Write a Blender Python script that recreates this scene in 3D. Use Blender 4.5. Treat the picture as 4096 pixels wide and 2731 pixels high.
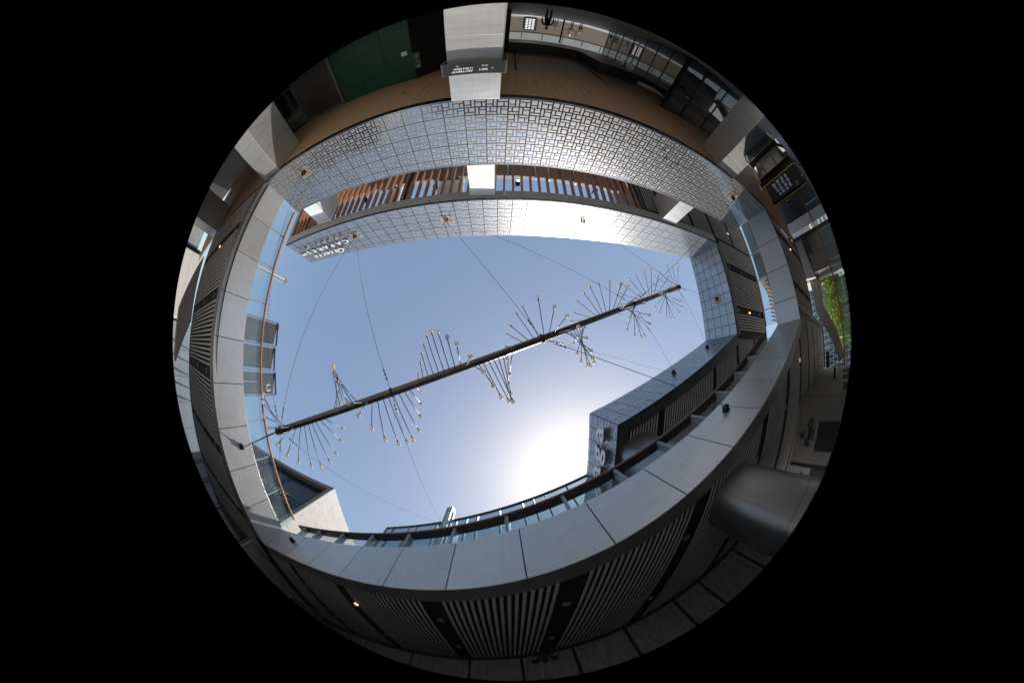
import bpy, bmesh, math, random
from mathutils import Vector, Matrix
random.seed(7)
for o in list(bpy.data.objects): bpy.data.objects.remove(o)
SC = bpy.context.scene
COL = SC.collection
R_ = math.radians

# ------------------------------------------------------------------ camera
cam = bpy.data.cameras.new('camera'); camo = bpy.data.objects.new('camera', cam); COL.objects.link(camo)
SC.camera = camo
cam.type = 'PANO'; cam.panorama_type = 'FISHEYE_EQUISOLID'
cam.fisheye_lens = 957.0 / 4096 * 36; cam.fisheye_fov = R_(180.6)
cam.sensor_width = 36; cam.sensor_fit = 'HORIZONTAL'; cam.clip_start = 0.02; cam.clip_end = 3000
CAM_ROWS = [[0.998391, -0.007194, -0.056249], [0.0, -0.991921, 0.126856], [-0.056707, -0.126652, -0.990325]]
camo.matrix_world = Matrix([list(r) + [0] for r in CAM_ROWS] + [[0, 0, 0, 1]])

# ------------------------------------------------------------------ sky + sun
SUN_AZ = 55.0; SUN_EL = 57.8            # degrees, azimuth from +X towards +Y
w = bpy.data.worlds.new("World"); SC.world = w; w.use_nodes = True
nt = w.node_tree; bg = nt.nodes['Background']
sky = nt.nodes.new('ShaderNodeTexSky'); sky.sky_type = 'NISHITA'; sky.sun_disc = False
sky.sun_elevation = R_(SUN_EL); sky.sun_rotation = R_(90 - SUN_AZ)
sky.air_density = 1.0; sky.dust_density = 1.3; sky.ozone_density = 0.6; sky.altitude = 50
hs = nt.nodes.new('ShaderNodeHueSaturation'); hs.inputs['Saturation'].default_value = 1.25; hs.inputs['Value'].default_value = 1.36
gm = nt.nodes.new('ShaderNodeGamma'); gm.inputs[1].default_value = .60
nt.links.new(sky.outputs[0], gm.inputs[0]); nt.links.new(gm.outputs[0], hs.inputs['Color']); nt.links.new(hs.outputs[0], bg.inputs[0]); bg.inputs[1].default_value = 0.15
sl = bpy.data.lights.new('sun', 'SUN'); sl.energy = 4.8; sl.angle = R_(0.53); sl.color = (1, .955, .89)
so = bpy.data.objects.new('sun', sl); COL.objects.link(so)
SD = Vector((math.cos(R_(SUN_AZ)) * math.cos(R_(SUN_EL)), math.sin(R_(SUN_AZ)) * math.cos(R_(SUN_EL)), math.sin(R_(SUN_EL))))
so.rotation_euler = SD.to_track_quat('Z', 'Y').to_euler()
vs = SC.view_settings; vs.view_transform = 'Standard'; vs.look = 'None'; vs.exposure = 0.55; vs.gamma = 1

# ------------------------------------------------------------------ helpers
def MAT(name, col, rough=.6, metal=0., var=.12, nscale=3., bump=0., stretch=(1, 1, 1), col2=None, rvar=0., emit=None, spec=.5, bscale=None, bdist=.01):
    m = bpy.data.materials.new(name); m.use_nodes = True; n = m.node_tree.nodes; l = m.node_tree.links
    p = n['Principled BSDF']; p.inputs['Metallic'].default_value = metal; p.inputs['Roughness'].default_value = rough
    p.inputs['Specular IOR Level'].default_value = spec
    tc = n.new('ShaderNodeTexCoord'); mp = n.new('ShaderNodeMapping'); mp.inputs['Scale'].default_value = stretch
    l.new(tc.outputs['Object'], mp.inputs[0])
    t = n.new('ShaderNodeTexNoise'); t.inputs['Scale'].default_value = nscale; t.inputs['Detail'].default_value = 6
    l.new(mp.outputs[0], t.inputs['Vector'])
    r = n.new('ShaderNodeValToRGB'); r.color_ramp.elements[0].position = .3; r.color_ramp.elements[1].position = .7
    c2 = col2 if col2 else tuple(min(1, c * (1 + var)) for c in col)
    c1 = col if col2 else tuple(c * (1 - var) for c in col)
    r.color_ramp.elements[0].color = (*c1, 1); r.color_ramp.elements[1].color = (*c2, 1)
    l.new(t.outputs[0], r.inputs[0]); l.new(r.outputs[0], p.inputs['Base Color'])
    if rvar:
        mr = n.new('ShaderNodeMapRange'); mr.inputs[3].default_value = max(.02, rough - rvar); mr.inputs[4].default_value = rough + rvar
        l.new(t.outputs[0], mr.inputs[0]); l.new(mr.outputs[0], p.inputs['Roughness'])
    if bump:
        b = n.new('ShaderNodeBump'); b.inputs['Strength'].default_value = bump; b.inputs['Distance'].default_value = bdist
        if bscale:
            t2 = n.new('ShaderNodeTexNoise'); t2.inputs['Scale'].default_value = bscale; l.new(mp.outputs[0], t2.inputs['Vector'])
            l.new(t2.outputs[0], b.inputs['Height'])
        else: l.new(t.outputs[0], b.inputs['Height'])
        l.new(b.outputs[0], p.inputs['Normal'])
    if emit:
        p.inputs['Emission Color'].default_value = (*emit[0], 1); p.inputs['Emission Strength'].default_value = emit[1]
    return m

def GLASS(name, tint, refl=.12, rough=.01, grime=.06):
    m = bpy.data.materials.new(name); m.use_nodes = True; n = m.node_tree.nodes; l = m.node_tree.links
    for x in list(n):
        if x.type != 'OUTPUT_MATERIAL': n.remove(x)
    out = [x for x in n if x.type == 'OUTPUT_MATERIAL'][0]
    tr = n.new('ShaderNodeBsdfTransparent'); tr.inputs[0].default_value = (*tint, 1)
    gl = n.new('ShaderNodeBsdfGlossy'); gl.inputs['Roughness'].default_value = rough; gl.inputs[0].default_value = (.9, .95, 1, 1)
    df = n.new('ShaderNodeBsdfDiffuse'); df.inputs[0].default_value = (.75, .8, .82, 1)
    lw = n.new('ShaderNodeLayerWeight'); lw.inputs[0].default_value = .5; fr = n.new('ShaderNodeMath'); fr.operation = 'POWER'; fr.inputs[1].default_value = 4.5; l.new(lw.outputs['Facing'], fr.inputs[0])
    mx = n.new('ShaderNodeMixShader'); ad = n.new('ShaderNodeMath'); ad.operation = 'ADD'; ad.inputs[1].default_value = refl
    l.new(fr.outputs[0], ad.inputs[0]); l.new(ad.outputs[0], mx.inputs[0]); l.new(tr.outputs[0], mx.inputs[1]); l.new(gl.outputs[0], mx.inputs[2])
    mx2 = n.new('ShaderNodeMixShader'); nz = n.new('ShaderNodeTexNoise'); nz.inputs['Scale'].default_value = 1.5; nz.inputs['Detail'].default_value = 5
    mm = n.new('ShaderNodeMath'); mm.operation = 'MULTIPLY'; mm.inputs[1].default_value = grime * 2
    tc = n.new('ShaderNodeTexCoord'); l.new(tc.outputs['Object'], nz.inputs['Vector'])
    l.new(nz.outputs[0], mm.inputs[0]); l.new(mm.outputs[0], mx2.inputs[0]); l.new(mx.outputs[0], mx2.inputs[1]); l.new(df.outputs[0], mx2.inputs[2])
    l.new(mx2.outputs[0], out.inputs[0])
    return m

class MB:
    """collects boxes, tubes and prisms into ONE mesh"""
    def __init__(s): s.v = []; s.f = []; s.sm = []
    def hexa(s, c, smooth=False):
        b = len(s.v); s.v += [tuple(q) for q in c]
        for f in ((0, 3, 2, 1), (4, 5, 6, 7), (0, 1, 5, 4), (1, 2, 6, 5), (2, 3, 7, 6), (3, 0, 4, 7)): s.f.append(tuple(b + i for i in f)); s.sm.append(smooth)
        return s
    def box(s, x0, x1, y0, y1, z0, z1):
        return s.hexa([(x0, y0, z0), (x1, y0, z0), (x1, y1, z0), (x0, y1, z0), (x0, y0, z1), (x1, y0, z1), (x1, y1, z1), (x0, y1, z1)])
    def wbox(s, W, s0, s1, z0, z1, d0, d1):
        P = W.P
        return s.hexa([P(s0, z0, d0), P(s1, z0, d0), P(s1, z0, d1), P(s0, z0, d1), P(s0, z1, d0), P(s1, z1, d0), P(s1, z1, d1), P(s0, z1, d1)])
    def obox(s, c, ax, ay, az, hx, hy, hz):
        c = Vector(c); q = []
        for k in (-1, 1):
            for i, j in ((-1, -1), (1, -1), (1, 1), (-1, 1)): q.append(c + ax * (i * hx) + ay * (j * hy) + az * (k * hz))
        return s.hexa(q)
    def quad(s, a, b, c, d):
        k = len(s.v); s.v += [tuple(a), tuple(b), tuple(c), tuple(d)]; s.f.append((k, k + 1, k + 2, k + 3)); s.sm.append(False); return s
    def prism(s, poly, off):
        """poly: list of 3D points, off: extrusion vector"""
        k = len(s.v); n = len(poly); off = Vector(off)
        s.v += [tuple(p) for p in poly] + [tuple(Vector(p) + off) for p in poly]
        s.f.append(tuple(range(k, k + n))); s.f.append(tuple(range(k + 2 * n - 1, k + n - 1, -1))); s.sm += [False, False]
        for i in range(n):
            j = (i + 1) % n; s.f.append((k + i, k + n + i, k + n + j, k + j)); s.sm.append(False)
        return s
    def tube(s, pts, r, n=8, cap=True):
        pts = [Vector(p) for p in pts]; k0 = len(s.v); m = len(pts)
        if not isinstance(r, (list, tuple)): r = [r] * m
        for i, p in enumerate(pts):
            t = (pts[min(i + 1, m - 1)] - pts[max(i - 1, 0)]).normalized()
            u = t.cross(Vector((0, 0, 1)))
            if u.length < 1e-3: u = Vector((1, 0, 0))
            u.normalize(); v = t.cross(u)
            for j in range(n):
                a = 2 * math.pi * j / n; s.v.append(tuple(p + (u * math.cos(a) + v * math.sin(a)) * r[i]))
        for i in range(m - 1):
            for j in range(n):
                a = k0 + i * n + j; b = k0 + i * n + (j + 1) % n; s.f.append((a, b, b + n, a + n)); s.sm.append(True)
        if cap:
            s.f.append(tuple(k0 + j for j in range(n - 1, -1, -1))); s.f.append(tuple(k0 + (m - 1) * n + j for j in range(n))); s.sm += [False, False]
        return s
    def ball(s, c, r, n=12, m=8, sc=(1, 1, 1)):
        c = Vector(c); k0 = len(s.v)
        s.v.append((c.x, c.y, c.z + r * sc[2]))
        for i in range(1, m):
            a = math.pi * i / m
            for j in range(n):
                b = 2 * math.pi * j / n; s.v.append((c.x + r * sc[0] * math.sin(a) * math.cos(b), c.y + r * sc[1] * math.sin(a) * math.sin(b), c.z + r * sc[2] * math.cos(a)))
        s.v.append((c.x, c.y, c.z - r * sc[2])); e = len(s.v) - 1
        for j in range(n): s.f.append((k0, k0 + 1 + j, k0 + 1 + (j + 1) % n)); s.sm.append(True)
        for i in range(m - 2):
            for j in range(n):
                a = k0 + 1 + i * n + j; b = k0 + 1 + i * n + (j + 1) % n; s.f.append((a, a + n, b + n, b)); s.sm.append(True)
        for j in range(n): s.f.append((e, k0 + 1 + (m - 2) * n + (j + 1) % n, k0 + 1 + (m - 2) * n + j)); s.sm.append(True)
        return s
    def build(s, name, mat, parent=None, bevel=0):
        me = bpy.data.meshes.new(name); me.from_pydata(s.v, [], s.f); me.update()
        for p, q in zip(me.polygons, s.sm): p.use_smooth = q
        bm = bmesh.new(); bm.from_mesh(me); bmesh.ops.recalc_face_normals(bm, faces=bm.faces); bm.to_mesh(me); bm.free()
        if mat: me.materials.append(mat)
        o = bpy.data.objects.new(name, me); COL.objects.link(o)
        if parent: o.parent = parent; o.matrix_parent_inverse = parent.matrix_world.inverted() if False else Matrix.Translation(-parent.location)
        if bevel:
            b = o.modifiers.new('bevel', 'BEVEL'); b.width = bevel; b.segments = 2; b.limit_method = 'ANGLE'
        return o

def tag(o, label, cat, group=None, kind=None):
    if label: o['label'] = label
    if cat: o['category'] = cat
    if group: o['group'] = group
    if kind: o['kind'] = kind
    return o
def thing(name, loc, label, cat, group=None):
    o = bpy.data.objects.new(name, None); COL.objects.link(o); o.location = loc; o.empty_display_size = .2
    return tag(o, label, cat, group)
def structure(o): o['kind'] = 'structure'; return o

class Wall:
    def __init__(s, p0, p1, side):
        s.p0 = Vector((*p0, 0)); s.p1 = Vector((*p1, 0)); s.u = (s.p1 - s.p0); s.L = s.u.length; s.u.normalize()
        s.n = Vector((-s.u.y, s.u.x, 0)) * side           # depth direction, away from the courtyard
    def P(s, a, z, d=0): return s.p0 + s.u * a + s.n * d + Vector((0, 0, z))
    def sx(s, x): return (x - s.p0.x) / s.u.x            # distance along for a given x
    def sy(s, y): return (y - s.p0.y) / s.u.y

FCACHE = {}
def text_mesh(name, txt, loc, right, up, size, depth, mat, parent=None, align='LEFT', shear=0, bold=0, xs=1.0):
    cu = bpy.data.curves.new(name, 'FONT'); cu.body = txt; cu.size = size; cu.extrude = depth / 2; cu.align_x = align; cu.shear = shear; cu.offset = bold
    cu.resolution_u = 3
    o = bpy.data.objects.new(name, cu); COL.objects.link(o)
    bpy.context.view_layer.update()
    me = bpy.data.meshes.new_from_object(o.evaluated_get(bpy.context.evaluated_depsgraph_get()))
    bpy.data.objects.remove(o)
    r = Vector(right).normalized(); u = Vector(up).normalized(); n = r.cross(u)
    M = Matrix(((r.x * xs, u.x, n.x, loc[0]), (r.y * xs, u.y, n.y, loc[1]), (r.z * xs, u.z, n.z, loc[2]), (0, 0, 0, 1)))
    me.transform(M); me.materials.clear(); me.materials.append(mat)
    q = bpy.data.objects.new(name, me); COL.objects.link(q)
    if parent: q.parent = parent; q.matrix_parent_inverse = Matrix.Translation(-parent.location)
    return q
Z = Vector((0, 0, 1))
ORD = ['first', 'second', 'third', 'fourth', 'fifth', 'sixth', 'seventh', 'eighth', 'ninth', 'tenth', 'eleventh', 'twelfth', 'thirteenth', 'fourteenth']

# ------------------------------------------------------------------ materials
M = {}
M['brushed'] = MAT('brushed_aluminium', (.54, .53, .515), .34, .62, .08, 2.2, .05, (1, 1, 14), rvar=.08, bscale=30)
M['brushed2'] = MAT('column_metal', (.62, .62, .61), .42, .75, .06, 1.2, .02, (1, 1, 6), rvar=.06)
M['joint'] = MAT('dark_joint', (.012, .013, .015), .5, .3)
M['darkmetal'] = MAT('dark_grey_metal', (.075, .073, .075), .42, .6, .15, 1.5, rvar=.08)
M['framemetal'] = MAT('soffit_frame_metal', (.17, .165, .155), .45, .5, .12, 1.2, rvar=.08)
M['slat'] = MAT('taupe_slat', (.37, .355, .33), .5, .0, .10, 2)
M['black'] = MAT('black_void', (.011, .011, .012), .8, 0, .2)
M['blackframe'] = MAT('black_frame', (.012, .012, .013), .35, .3)
M['mirror'] = MAT('polished_tile_steel', (.52, .53, .55), .11, 1.0, .08, .9, .02, rvar=.04, bscale=3)
M['pad'] = MAT('perforated_pad', (.34, .33, .325), .40, .70, .10, 60, .35, col2=(.46, .45, .445), bscale=90, bdist=.006)
M['satintile'] = MAT('satin_tile_steel', (.54, .545, .55), .24, .85, .08, .9, .02, rvar=.05, bscale=3)
M['satinpad'] = MAT('satin_perforated_pad', (.46, .46, .46), .30, .8, .08, 60, .3, col2=(.56, .56, .56), bscale=90, bdist=.006)
M['woodceil'] = MAT('brown_plank_ceiling', (.26, .165, .095), .55, 0, .12, 3, .05, (14, .6, 1), col2=(.32, .205, .12))
M['louvre'] = MAT('red_brown_louvre', (.30, .125, .06), .5, 0, .15, 4, .05, (12, 1, 1), col2=(.42, .19, .095))
M['railwood'] = MAT('orange_wood_handrail', (.42, .16, .045), .45, 0, .2, 5, .05, (2, 2, 2), col2=(.55, .25, .09))
M['railred'] = MAT('red_brown_handrail', (.16, .062, .05), .4, 0, .2, 5)
M['raildark'] = MAT('dark_bronze_rail', (.045, .038, .036), .4, .5, .2, 3)
M['fin'] = MAT('grey_steel_fin', (.33, .355, .38), .45, .4, .1, 3)
M['chrome'] = MAT('stainless_steel', (.62, .62, .62), .22, 1.0, .08, 8)
M['glass'] = GLASS('balustrade_glass', (.86, .93, .95), .03)
M['glassdark'] = GLASS('shop_glass', (.35, .38, .38), .16, .01, .01)
M['white'] = MAT('white_letter', (.82, .82, .82), .4, 0, .03)
M['offwhite'] = MAT('white_print', (.62, .62, .62), .5, 0, .02)
M['cream'] = MAT('cream_globe', (.80, .74, .68), .3, 0, .06, 12, .0, col2=(.86, .82, .76))
def translucent(m, f):
    n = m.node_tree.nodes; l = m.node_tree.links; p = n['Principled BSDF']; o = [x for x in n if x.type == 'OUTPUT_MATERIAL'][0]
    t = n.new('ShaderNodeBsdfTranslucent'); t.inputs[0].default_value = (.86, .80, .73, 1); x = n.new('ShaderNodeMixShader'); x.inputs[0].default_value = f
    l.new(p.outputs[0], x.inputs[1]); l.new(t.outputs[0], x.inputs[2]); l.new(x.outputs[0], o.inputs[0])
translucent(M['cream'], .5)
M['rod'] = MAT('steel_rod', (.13, .135, .145), .5, .6, .1, 8)
M['wire'] = MAT('dark_wire', (.03, .03, .032), .7, 0)
M['pole'] = MAT('bronze_pole', (.11, .098, .085), .3, .9, .25, 5, rvar=.1)
M['floor'] = MAT('grey_stone_floor', (.36, .355, .34), .5, 0, .12, 1.3, .02)
M['ground'] = MAT('paving_ground', (.19, .18, .17), .8, 0, .15, .5)
M['concrete'] = MAT('grey_concrete', (.30, .30, .30), .8, 0, .12, 2, .1)
M['stone'] = MAT('taupe_stone', (.20, .185, .165), .6, 0, .10, 2.5, .03, (1, 1, 3))
M['greystone'] = MAT('veined_grey_stone', (.15, .145, .15), .5, 0, .25, 1.6, .02, (5, 5, 1))
M['palestone'] = MAT('pale_limestone', (.62, .58, .52), .7, 0, .06, 3, .03)
M['green'] = MAT('green_panel', (.004, .06, .026), .42, 0, .08, 2)
M['louvregrey'] = MAT('grey_metal_louvre', (.10, .09, .085), .45, .4, .1, 2)
M['navy'] = MAT('navy_facade', (.012, .016, .028), .28, .2, .2, 1.5)
M['capstone'] = MAT('grey_taupe_coping', (.13, .115, .105), .6, 0, .12, 2)
M['gold'] = MAT('brass_letter', (.50, .36, .20), .3, .9, .1, 5)
M['goldline'] = MAT('gold_edge', (.62, .38, .05), .4, .5, .1, 5)
M['sign'] = MAT('charcoal_sign', (.035, .036, .038), .35, .3, .1, 3)
M['signgrey'] = MAT('grey_sign_panel', (.055, .058, .062), .5, .1, .1, 3)
M['panelglass'] = MAT('curtain_glass', (.10, .16, .20), .06, .6, .15, .7)
M['brick'] = MAT('pale_brick_tile', (.50, .48, .45), .7, 0, .2, 14, .1, (1, 1, 3))
M['deepbrown'] = MAT('deep_brown', (.03, .024, .02), .7)
M['beige'] = MAT('beige_arm_cladding', (.32, .28, .24), .55, .1, .1, 1.5)
M['leaf'] = MAT('willow_leaf', (.13, .22, .025), .6, 0, .4, 3, col2=(.36, .46, .07))
M['twig'] = MAT('twig_bark', (.05, .04, .03), .8)
M['rust'] = MAT('tarnished_bronze_tile', (.25, .185, .12), .4, .6, .3, 9, .2, col2=(.48, .40, .31))
M['lampglow'] = MAT('warm_lamp', (.9, .7, .4), .4, 0, 0, emit=((1, .62, .25), 5.0))
M['lampoff'] = MAT('unlit_lamp', (.34, .34, .33), .3, .7)
M['skin'] = MAT('skin', (.45, .28, .2), .6, 0, .05); M['hair'] = MAT('hair', (.012, .01, .009), .6)
M['cloth'] = MAT('dark_cloth', (.02, .021, .025), .9); M['clothgrey'] = MAT('grey_cloth', (.10, .10, .105), .9); M['clothblue'] = MAT('blue_cloth', (.03, .045, .09), .9)
M['brownwall'] = MAT('brown_panel_wall', (.10, .082, .064), .7, 0, .08, 2)
M['copper'] = MAT('copper_wire', (.45, .18, .09), .35, .8)
M['poster'] = MAT('poster_print', (.05, .03, .03), .5, 0, 0, 38, col2=(.6, .55, .5))

def weather(m, amt=.16, streak=.22):
    """panel to panel tone change and faint downward dirt streaks"""
    n = m.node_tree.nodes; l = m.node_tree.links; p = n['Principled BSDF']; src = p.inputs['Base Color'].links[0].from_socket
    oi = n.new('ShaderNodeObjectInfo'); mr = n.new('ShaderNodeMapRange'); mr.inputs[3].default_value = 1 - amt / 2; mr.inputs[4].default_value = 1 + amt / 2; l.new(oi.outputs['Random'], mr.inputs[0])
    tc = n.new('ShaderNodeTexCoord'); mp = n.new('ShaderNodeMapping'); mp.inputs['Scale'].default_value = (7, 7, .5); l.new(tc.outputs['Object'], mp.inputs[0]); mp.inputs['Location'].default_value = (3.1, 1.7, .4)
    nz = n.new('ShaderNodeTexNoise'); nz.inputs['Scale'].default_value = 1.6; nz.inputs['Detail'].default_value = 8; nz.inputs['Roughness'].default_value = .65; l.new(mp.outputs[0], nz.inputs['Vector'])
    m2 = n.new('ShaderNodeMapRange'); m2.inputs[1].default_value = .35; m2.inputs[2].default_value = .7; m2.inputs[3].default_value = 1.0; m2.inputs[4].default_value = 1 - streak; l.new(nz.outputs[0], m2.inputs[0])
    mu = n.new('ShaderNodeMath'); mu.operation = 'MULTIPLY'; l.new(mr.outputs[0], mu.inputs[0]); l.new(m2.outputs[0], mu.inputs[1])
    vm = n.new('ShaderNodeVectorMath'); vm.operation = 'SCALE'; l.new(src, vm.inputs[0]); l.new(mu.outputs[0], vm.inputs['Scale']); l.new(vm.outputs[0], p.inputs['Base Color'])
for k in ('brushed', 'brushed2', 'green', 'palestone', 'stone', 'pad', 'mirror', 'satintile', 'satinpad'): weather(M[k], .12 if k != 'green' else .05, .07 if 'brushed' in k else .13)
weather(M['greystone'], .3, .2)
# ------------------------------------------------------------------ plan of the courtyard (metres, camera at the origin, 1.6 m above the floor)
NW_, NE_, SE_, SW_ = (-9.25, -6.40), (12.30, -6.80), (12.45, -1.40), (-8.78, 6.97)
WN = Wall(NW_, NE_, -1); WE = Wall(NE_, SE_, -1); WS = Wall(SE_, SW_, -1); WW = Wall(SW_, NW_, -1)
ZS, ZF, ZR = 2.60, 4.20, 5.27            # gallery soffit, gallery floor, handrail
for W_, c in ((WN, (0, -1)), (WE, (1, 0)), (WS, (0, 1)), (WW, (-1, 0))):
    if W_.n.x * c[0] + W_.n.y * c[1] < 0: W_.n = -W_.n
FL = -1.6

# ---- ground, floor
structure(MB().box(-400, 400, -400, 400, -6.9, -6.6).build('ground', M['ground']))
fl = MB().box(-34, 14.6, -29.5, 16, FL - .5, FL).build('floor', M['floor']); structure(fl)
j = MB()
for i in range(-16, 8): j.box(i * 1.8 - .006, i * 1.8 + .006, -29.4, 15.9, FL, FL + .003)
for i in range(-15, 9): j.box(-33.9, 14.5, i * 1.8 - .006, i * 1.8 + .006, FL + .0005, FL + .0035)
j.build('floor_joint', M['joint'], fl)

# ---- perforated tile cladding
PADS = [(0, .28, 0, .30), (0, .28, .35, .48), (.33, .47, 0, .48), (.52, 1, 0, .13), (.52, .80, .18, .46), (.85, 1, .18, .46),
        (0, .14, .53, .82), (.19, .47, .53, .81), (0, .47, .87, 1), (.52, .66, .53, 1), (.71, 1, .53, .66), (.71, 1, .71, 1)]
def tiles(W, s0, s1, z0, z1, d, parent, tw=.59, skip=(), mats=('mirror', 'pad'), g=.008):
    T = MB(); Q = MB(); n = max(1, round((s1 - s0) / tw)); w_ = (s1 - s0) / n; rows = math.ceil((z1 - z0) / tw - .02)
    for r in range(rows):
        za = z0 + r * tw; zb = min(z1, za + tw)
        for c in range(n):
            a = s0 + c * w_; b = a + w_
            t = [random.uniform(-.004, .004) for _ in range(3)]
            T.quad(W.P(a + g, za + g, d + t[0]), W.P(b - g, za + g, d + t[1]), W.P(b - g, zb - g, d + t[2]), W.P(a + g, zb - g, d + t[0] - t[1] + t[2]))
            if (r, c) in skip: continue
            m = .02; sp = w_ - 2 * m; sq = tw - 2 * m
            for (u0, u1, v0, v1) in PADS:
                x0 = a + m + u0 * sp; x1 = a + m + u1 * sp; y0 = za + m + v0 * sq; y1 = za + m + v1 * sq
                x0 += .006 * (u0 > 0); x1 -= .006 * (u1 < 1); y0 += .006 * (v0 > 0); y1 -= .006 * (v1 < 1)
                if y0 > zb - .05: continue
                y1 = min(y1, zb - .02)
                Q.quad(W.P(x0, y0, d - .010), W.P(x1, y0, d - .010), W.P(x1, y1, d - .010), W.P(x0, y1, d - .010))
    T.build('polished_tile', M[mats[0]], parent); Q.build('perforated_relief', M[mats[1]], parent)

def slat_field(x0, x1, y0, y1, z, axis, pitch, wdt, slots, parent, slotw=.30, clip=None, name='slat_panel', void=True):
    """slats run along `axis`; slots: centre coordinates of dark slots across; one mesh per bay"""
    lo, hi = (y0, y1) if axis == 'x' else (x0, x1)
    edges = [lo] + [e for c in sorted(slots) if lo < c < hi for e in (c - slotw / 2, c + slotw / 2)] + [hi]
    for k in range(0, len(edges), 2):
        a, b = edges[k], edges[k + 1]; n = int((b - a) / pitch)
        if n < 1: continue
        off = ((b - a) - n * pitch) / 2; m = MB()
        for i in range(n):
            c = a + off + (i + .5) * pitch
            e0, e1 = (x0, x1) if axis == 'x' else (y0, y1)
            if clip:
                q = clip(c)
                if q is None: continue
                e0, e1 = q
            if e1 - e0 < .1: continue
            h = wdt / 2; pr = [(-h, .014), (-h, .008), (-h * .72, .002), (-h * .3, 0), (h * .3, 0), (h * .72, .002), (h, .008), (h, .014)]
            if axis == 'x': m.prism([(e0, c + p, z + q_) for p, q_ in pr], (e1 - e0, 0, 0))
            else: m.prism([(c + p, e0, z + q_) for p, q_ in pr], (0, e1 - e0, 0))
        if m.v: m.build(name, M['slat'], parent)

# ---- downlights (one of each kind, then copies)
def make_downlight(lit):
    o = thing('downlight', (0, 0, 0), '', 'downlight')
    r = MB(); k = 20
    for i in range(k):
        a0, a1 = 2 * math.pi * i / k, 2 * math.pi * (i + 1) / k
        for (ra, za), (rb, zb) in (((.085, .02), (.095, -.012)), ((.095, -.012), (.075, -.014)), ((.075, -.014), (.066, .03))):
            r.quad((ra * math.cos(a0), ra * math.sin(a0), za), (ra * math.cos(a1), ra * math.sin(a1), za), (rb * math.cos(a1), rb * math.sin(a1), zb), (rb * math.cos(a0), rb * math.sin(a0), zb))
    r.sm = [True] * len(r.sm); r.build('trim_ring', M['lampoff'], o)
    q = MB(); q.prism([(.066 * math.cos(2 * math.pi * i / k), .066 * math.sin(2 * math.pi * i / k), .03) for i in range(k)], (0, 0, .02)); q.build('lens', M['lampglow'] if lit else M['lampoff'], o)
    return o
DL = {}
def copy_thing(src, loc, label, group, rz=0):
    r = src.copy(); COL.objects.link(r); r.location = loc; r.rotation_euler = (0, 0, rz); r['label'] = label
    if group: r['group'] = group
    for ch in [c for c in src.children]:
        c = ch.copy(); COL.objects.link(c); c.parent = r
        for g in ch.children:
            e = g.copy(); COL.objects.link(e); e.parent = c
    return r
def downlight(loc, label, group, lit=False):
    if lit not in DL:
        o = make_downlight(lit); DL[lit] = o; o.location = loc; o['label'] = label; o['group'] = group; return o
    return copy_thing(DL[lit], loc, label, group)
def fix(o): pass

# ---- galleries: fascia, soffit
def gallery(name, W, s0, s1, jts, label, frame, mat, zt=ZF):
    g = thing(name, W.P((s0 + s1) / 2, ZS, .2), label, 'gallery')
    e = [s0] + [q for q in jts if s0 < q < s1] + [s1]
    for a, b in zip(e, e[1:]):
        MB().wbox(W, a + (.012 if a > s0 else 0), b - (.012 if b < s1 else 0), ZS + .004, zt, 0, .035).build('fascia_panel', mat, g, .004)
    MB().wbox(W, s0, s1, ZS + .03, zt - .01, .036, .12).build('backing', M['joint'], g)
    MB().wbox(W, s0, s1, ZS, ZS + .05, .037, frame).build('soffit_frame', M['framemetal'] if mat is M['brushed'] else M['darkmetal'], g)
    return g
pitchJ = 1.475
jW = [WW.sy(y) for y in (5.40, 3.92, 2.46, 1.00, -.47, -1.94, -3.42, -4.90)]
jS = [WS.sx(x) for x in (10.05, 8.68, 7.31, 5.90, 4.52, 3.14, 1.76, .38, -.98, -2.36, -3.74, -5.16, -6.62, -7.75)]
jE = [WE.sy(y) for y in (-5.25, -3.87, -2.38)]
gW = gallery('gallery_fascia', WW, 0, WW.L, jW, 'bright brushed metal fascia and slatted soffit below the three outlined sign boards', .62, M['brushed'])
gS = gallery('gallery_fascia', WS, 0, WS.L, jS, 'long shaded blue grey metal fascia that runs past the big rounded column', .47, M['brushed'])
gE = gallery('gallery_fascia', WE, 0, WE.L, jE, 'short shaded metal fascia of four panels opposite the green trees', .24, M['brushed'])

# west slats run along x
slots_w = [-4.62, -1.94, .78, 3.45, 6.1, 8.8]
slat_field(-17.0, -9.62, -6.3, 13.5, ZS + .01, 'x', .166, .080, slots_w, gW, .30)
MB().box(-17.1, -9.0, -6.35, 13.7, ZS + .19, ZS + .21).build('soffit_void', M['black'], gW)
MB().box(-17.3, -17.0, -6.4, 13.7, ZS - .02, ZF).build('rear_fascia', M['framemetal'], gW)
MB().wbox(WW, .0, WW.L, ZF - .12, ZF - .02, .12, 7.9).build('floor_slab', M['concrete'], gW)
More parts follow.
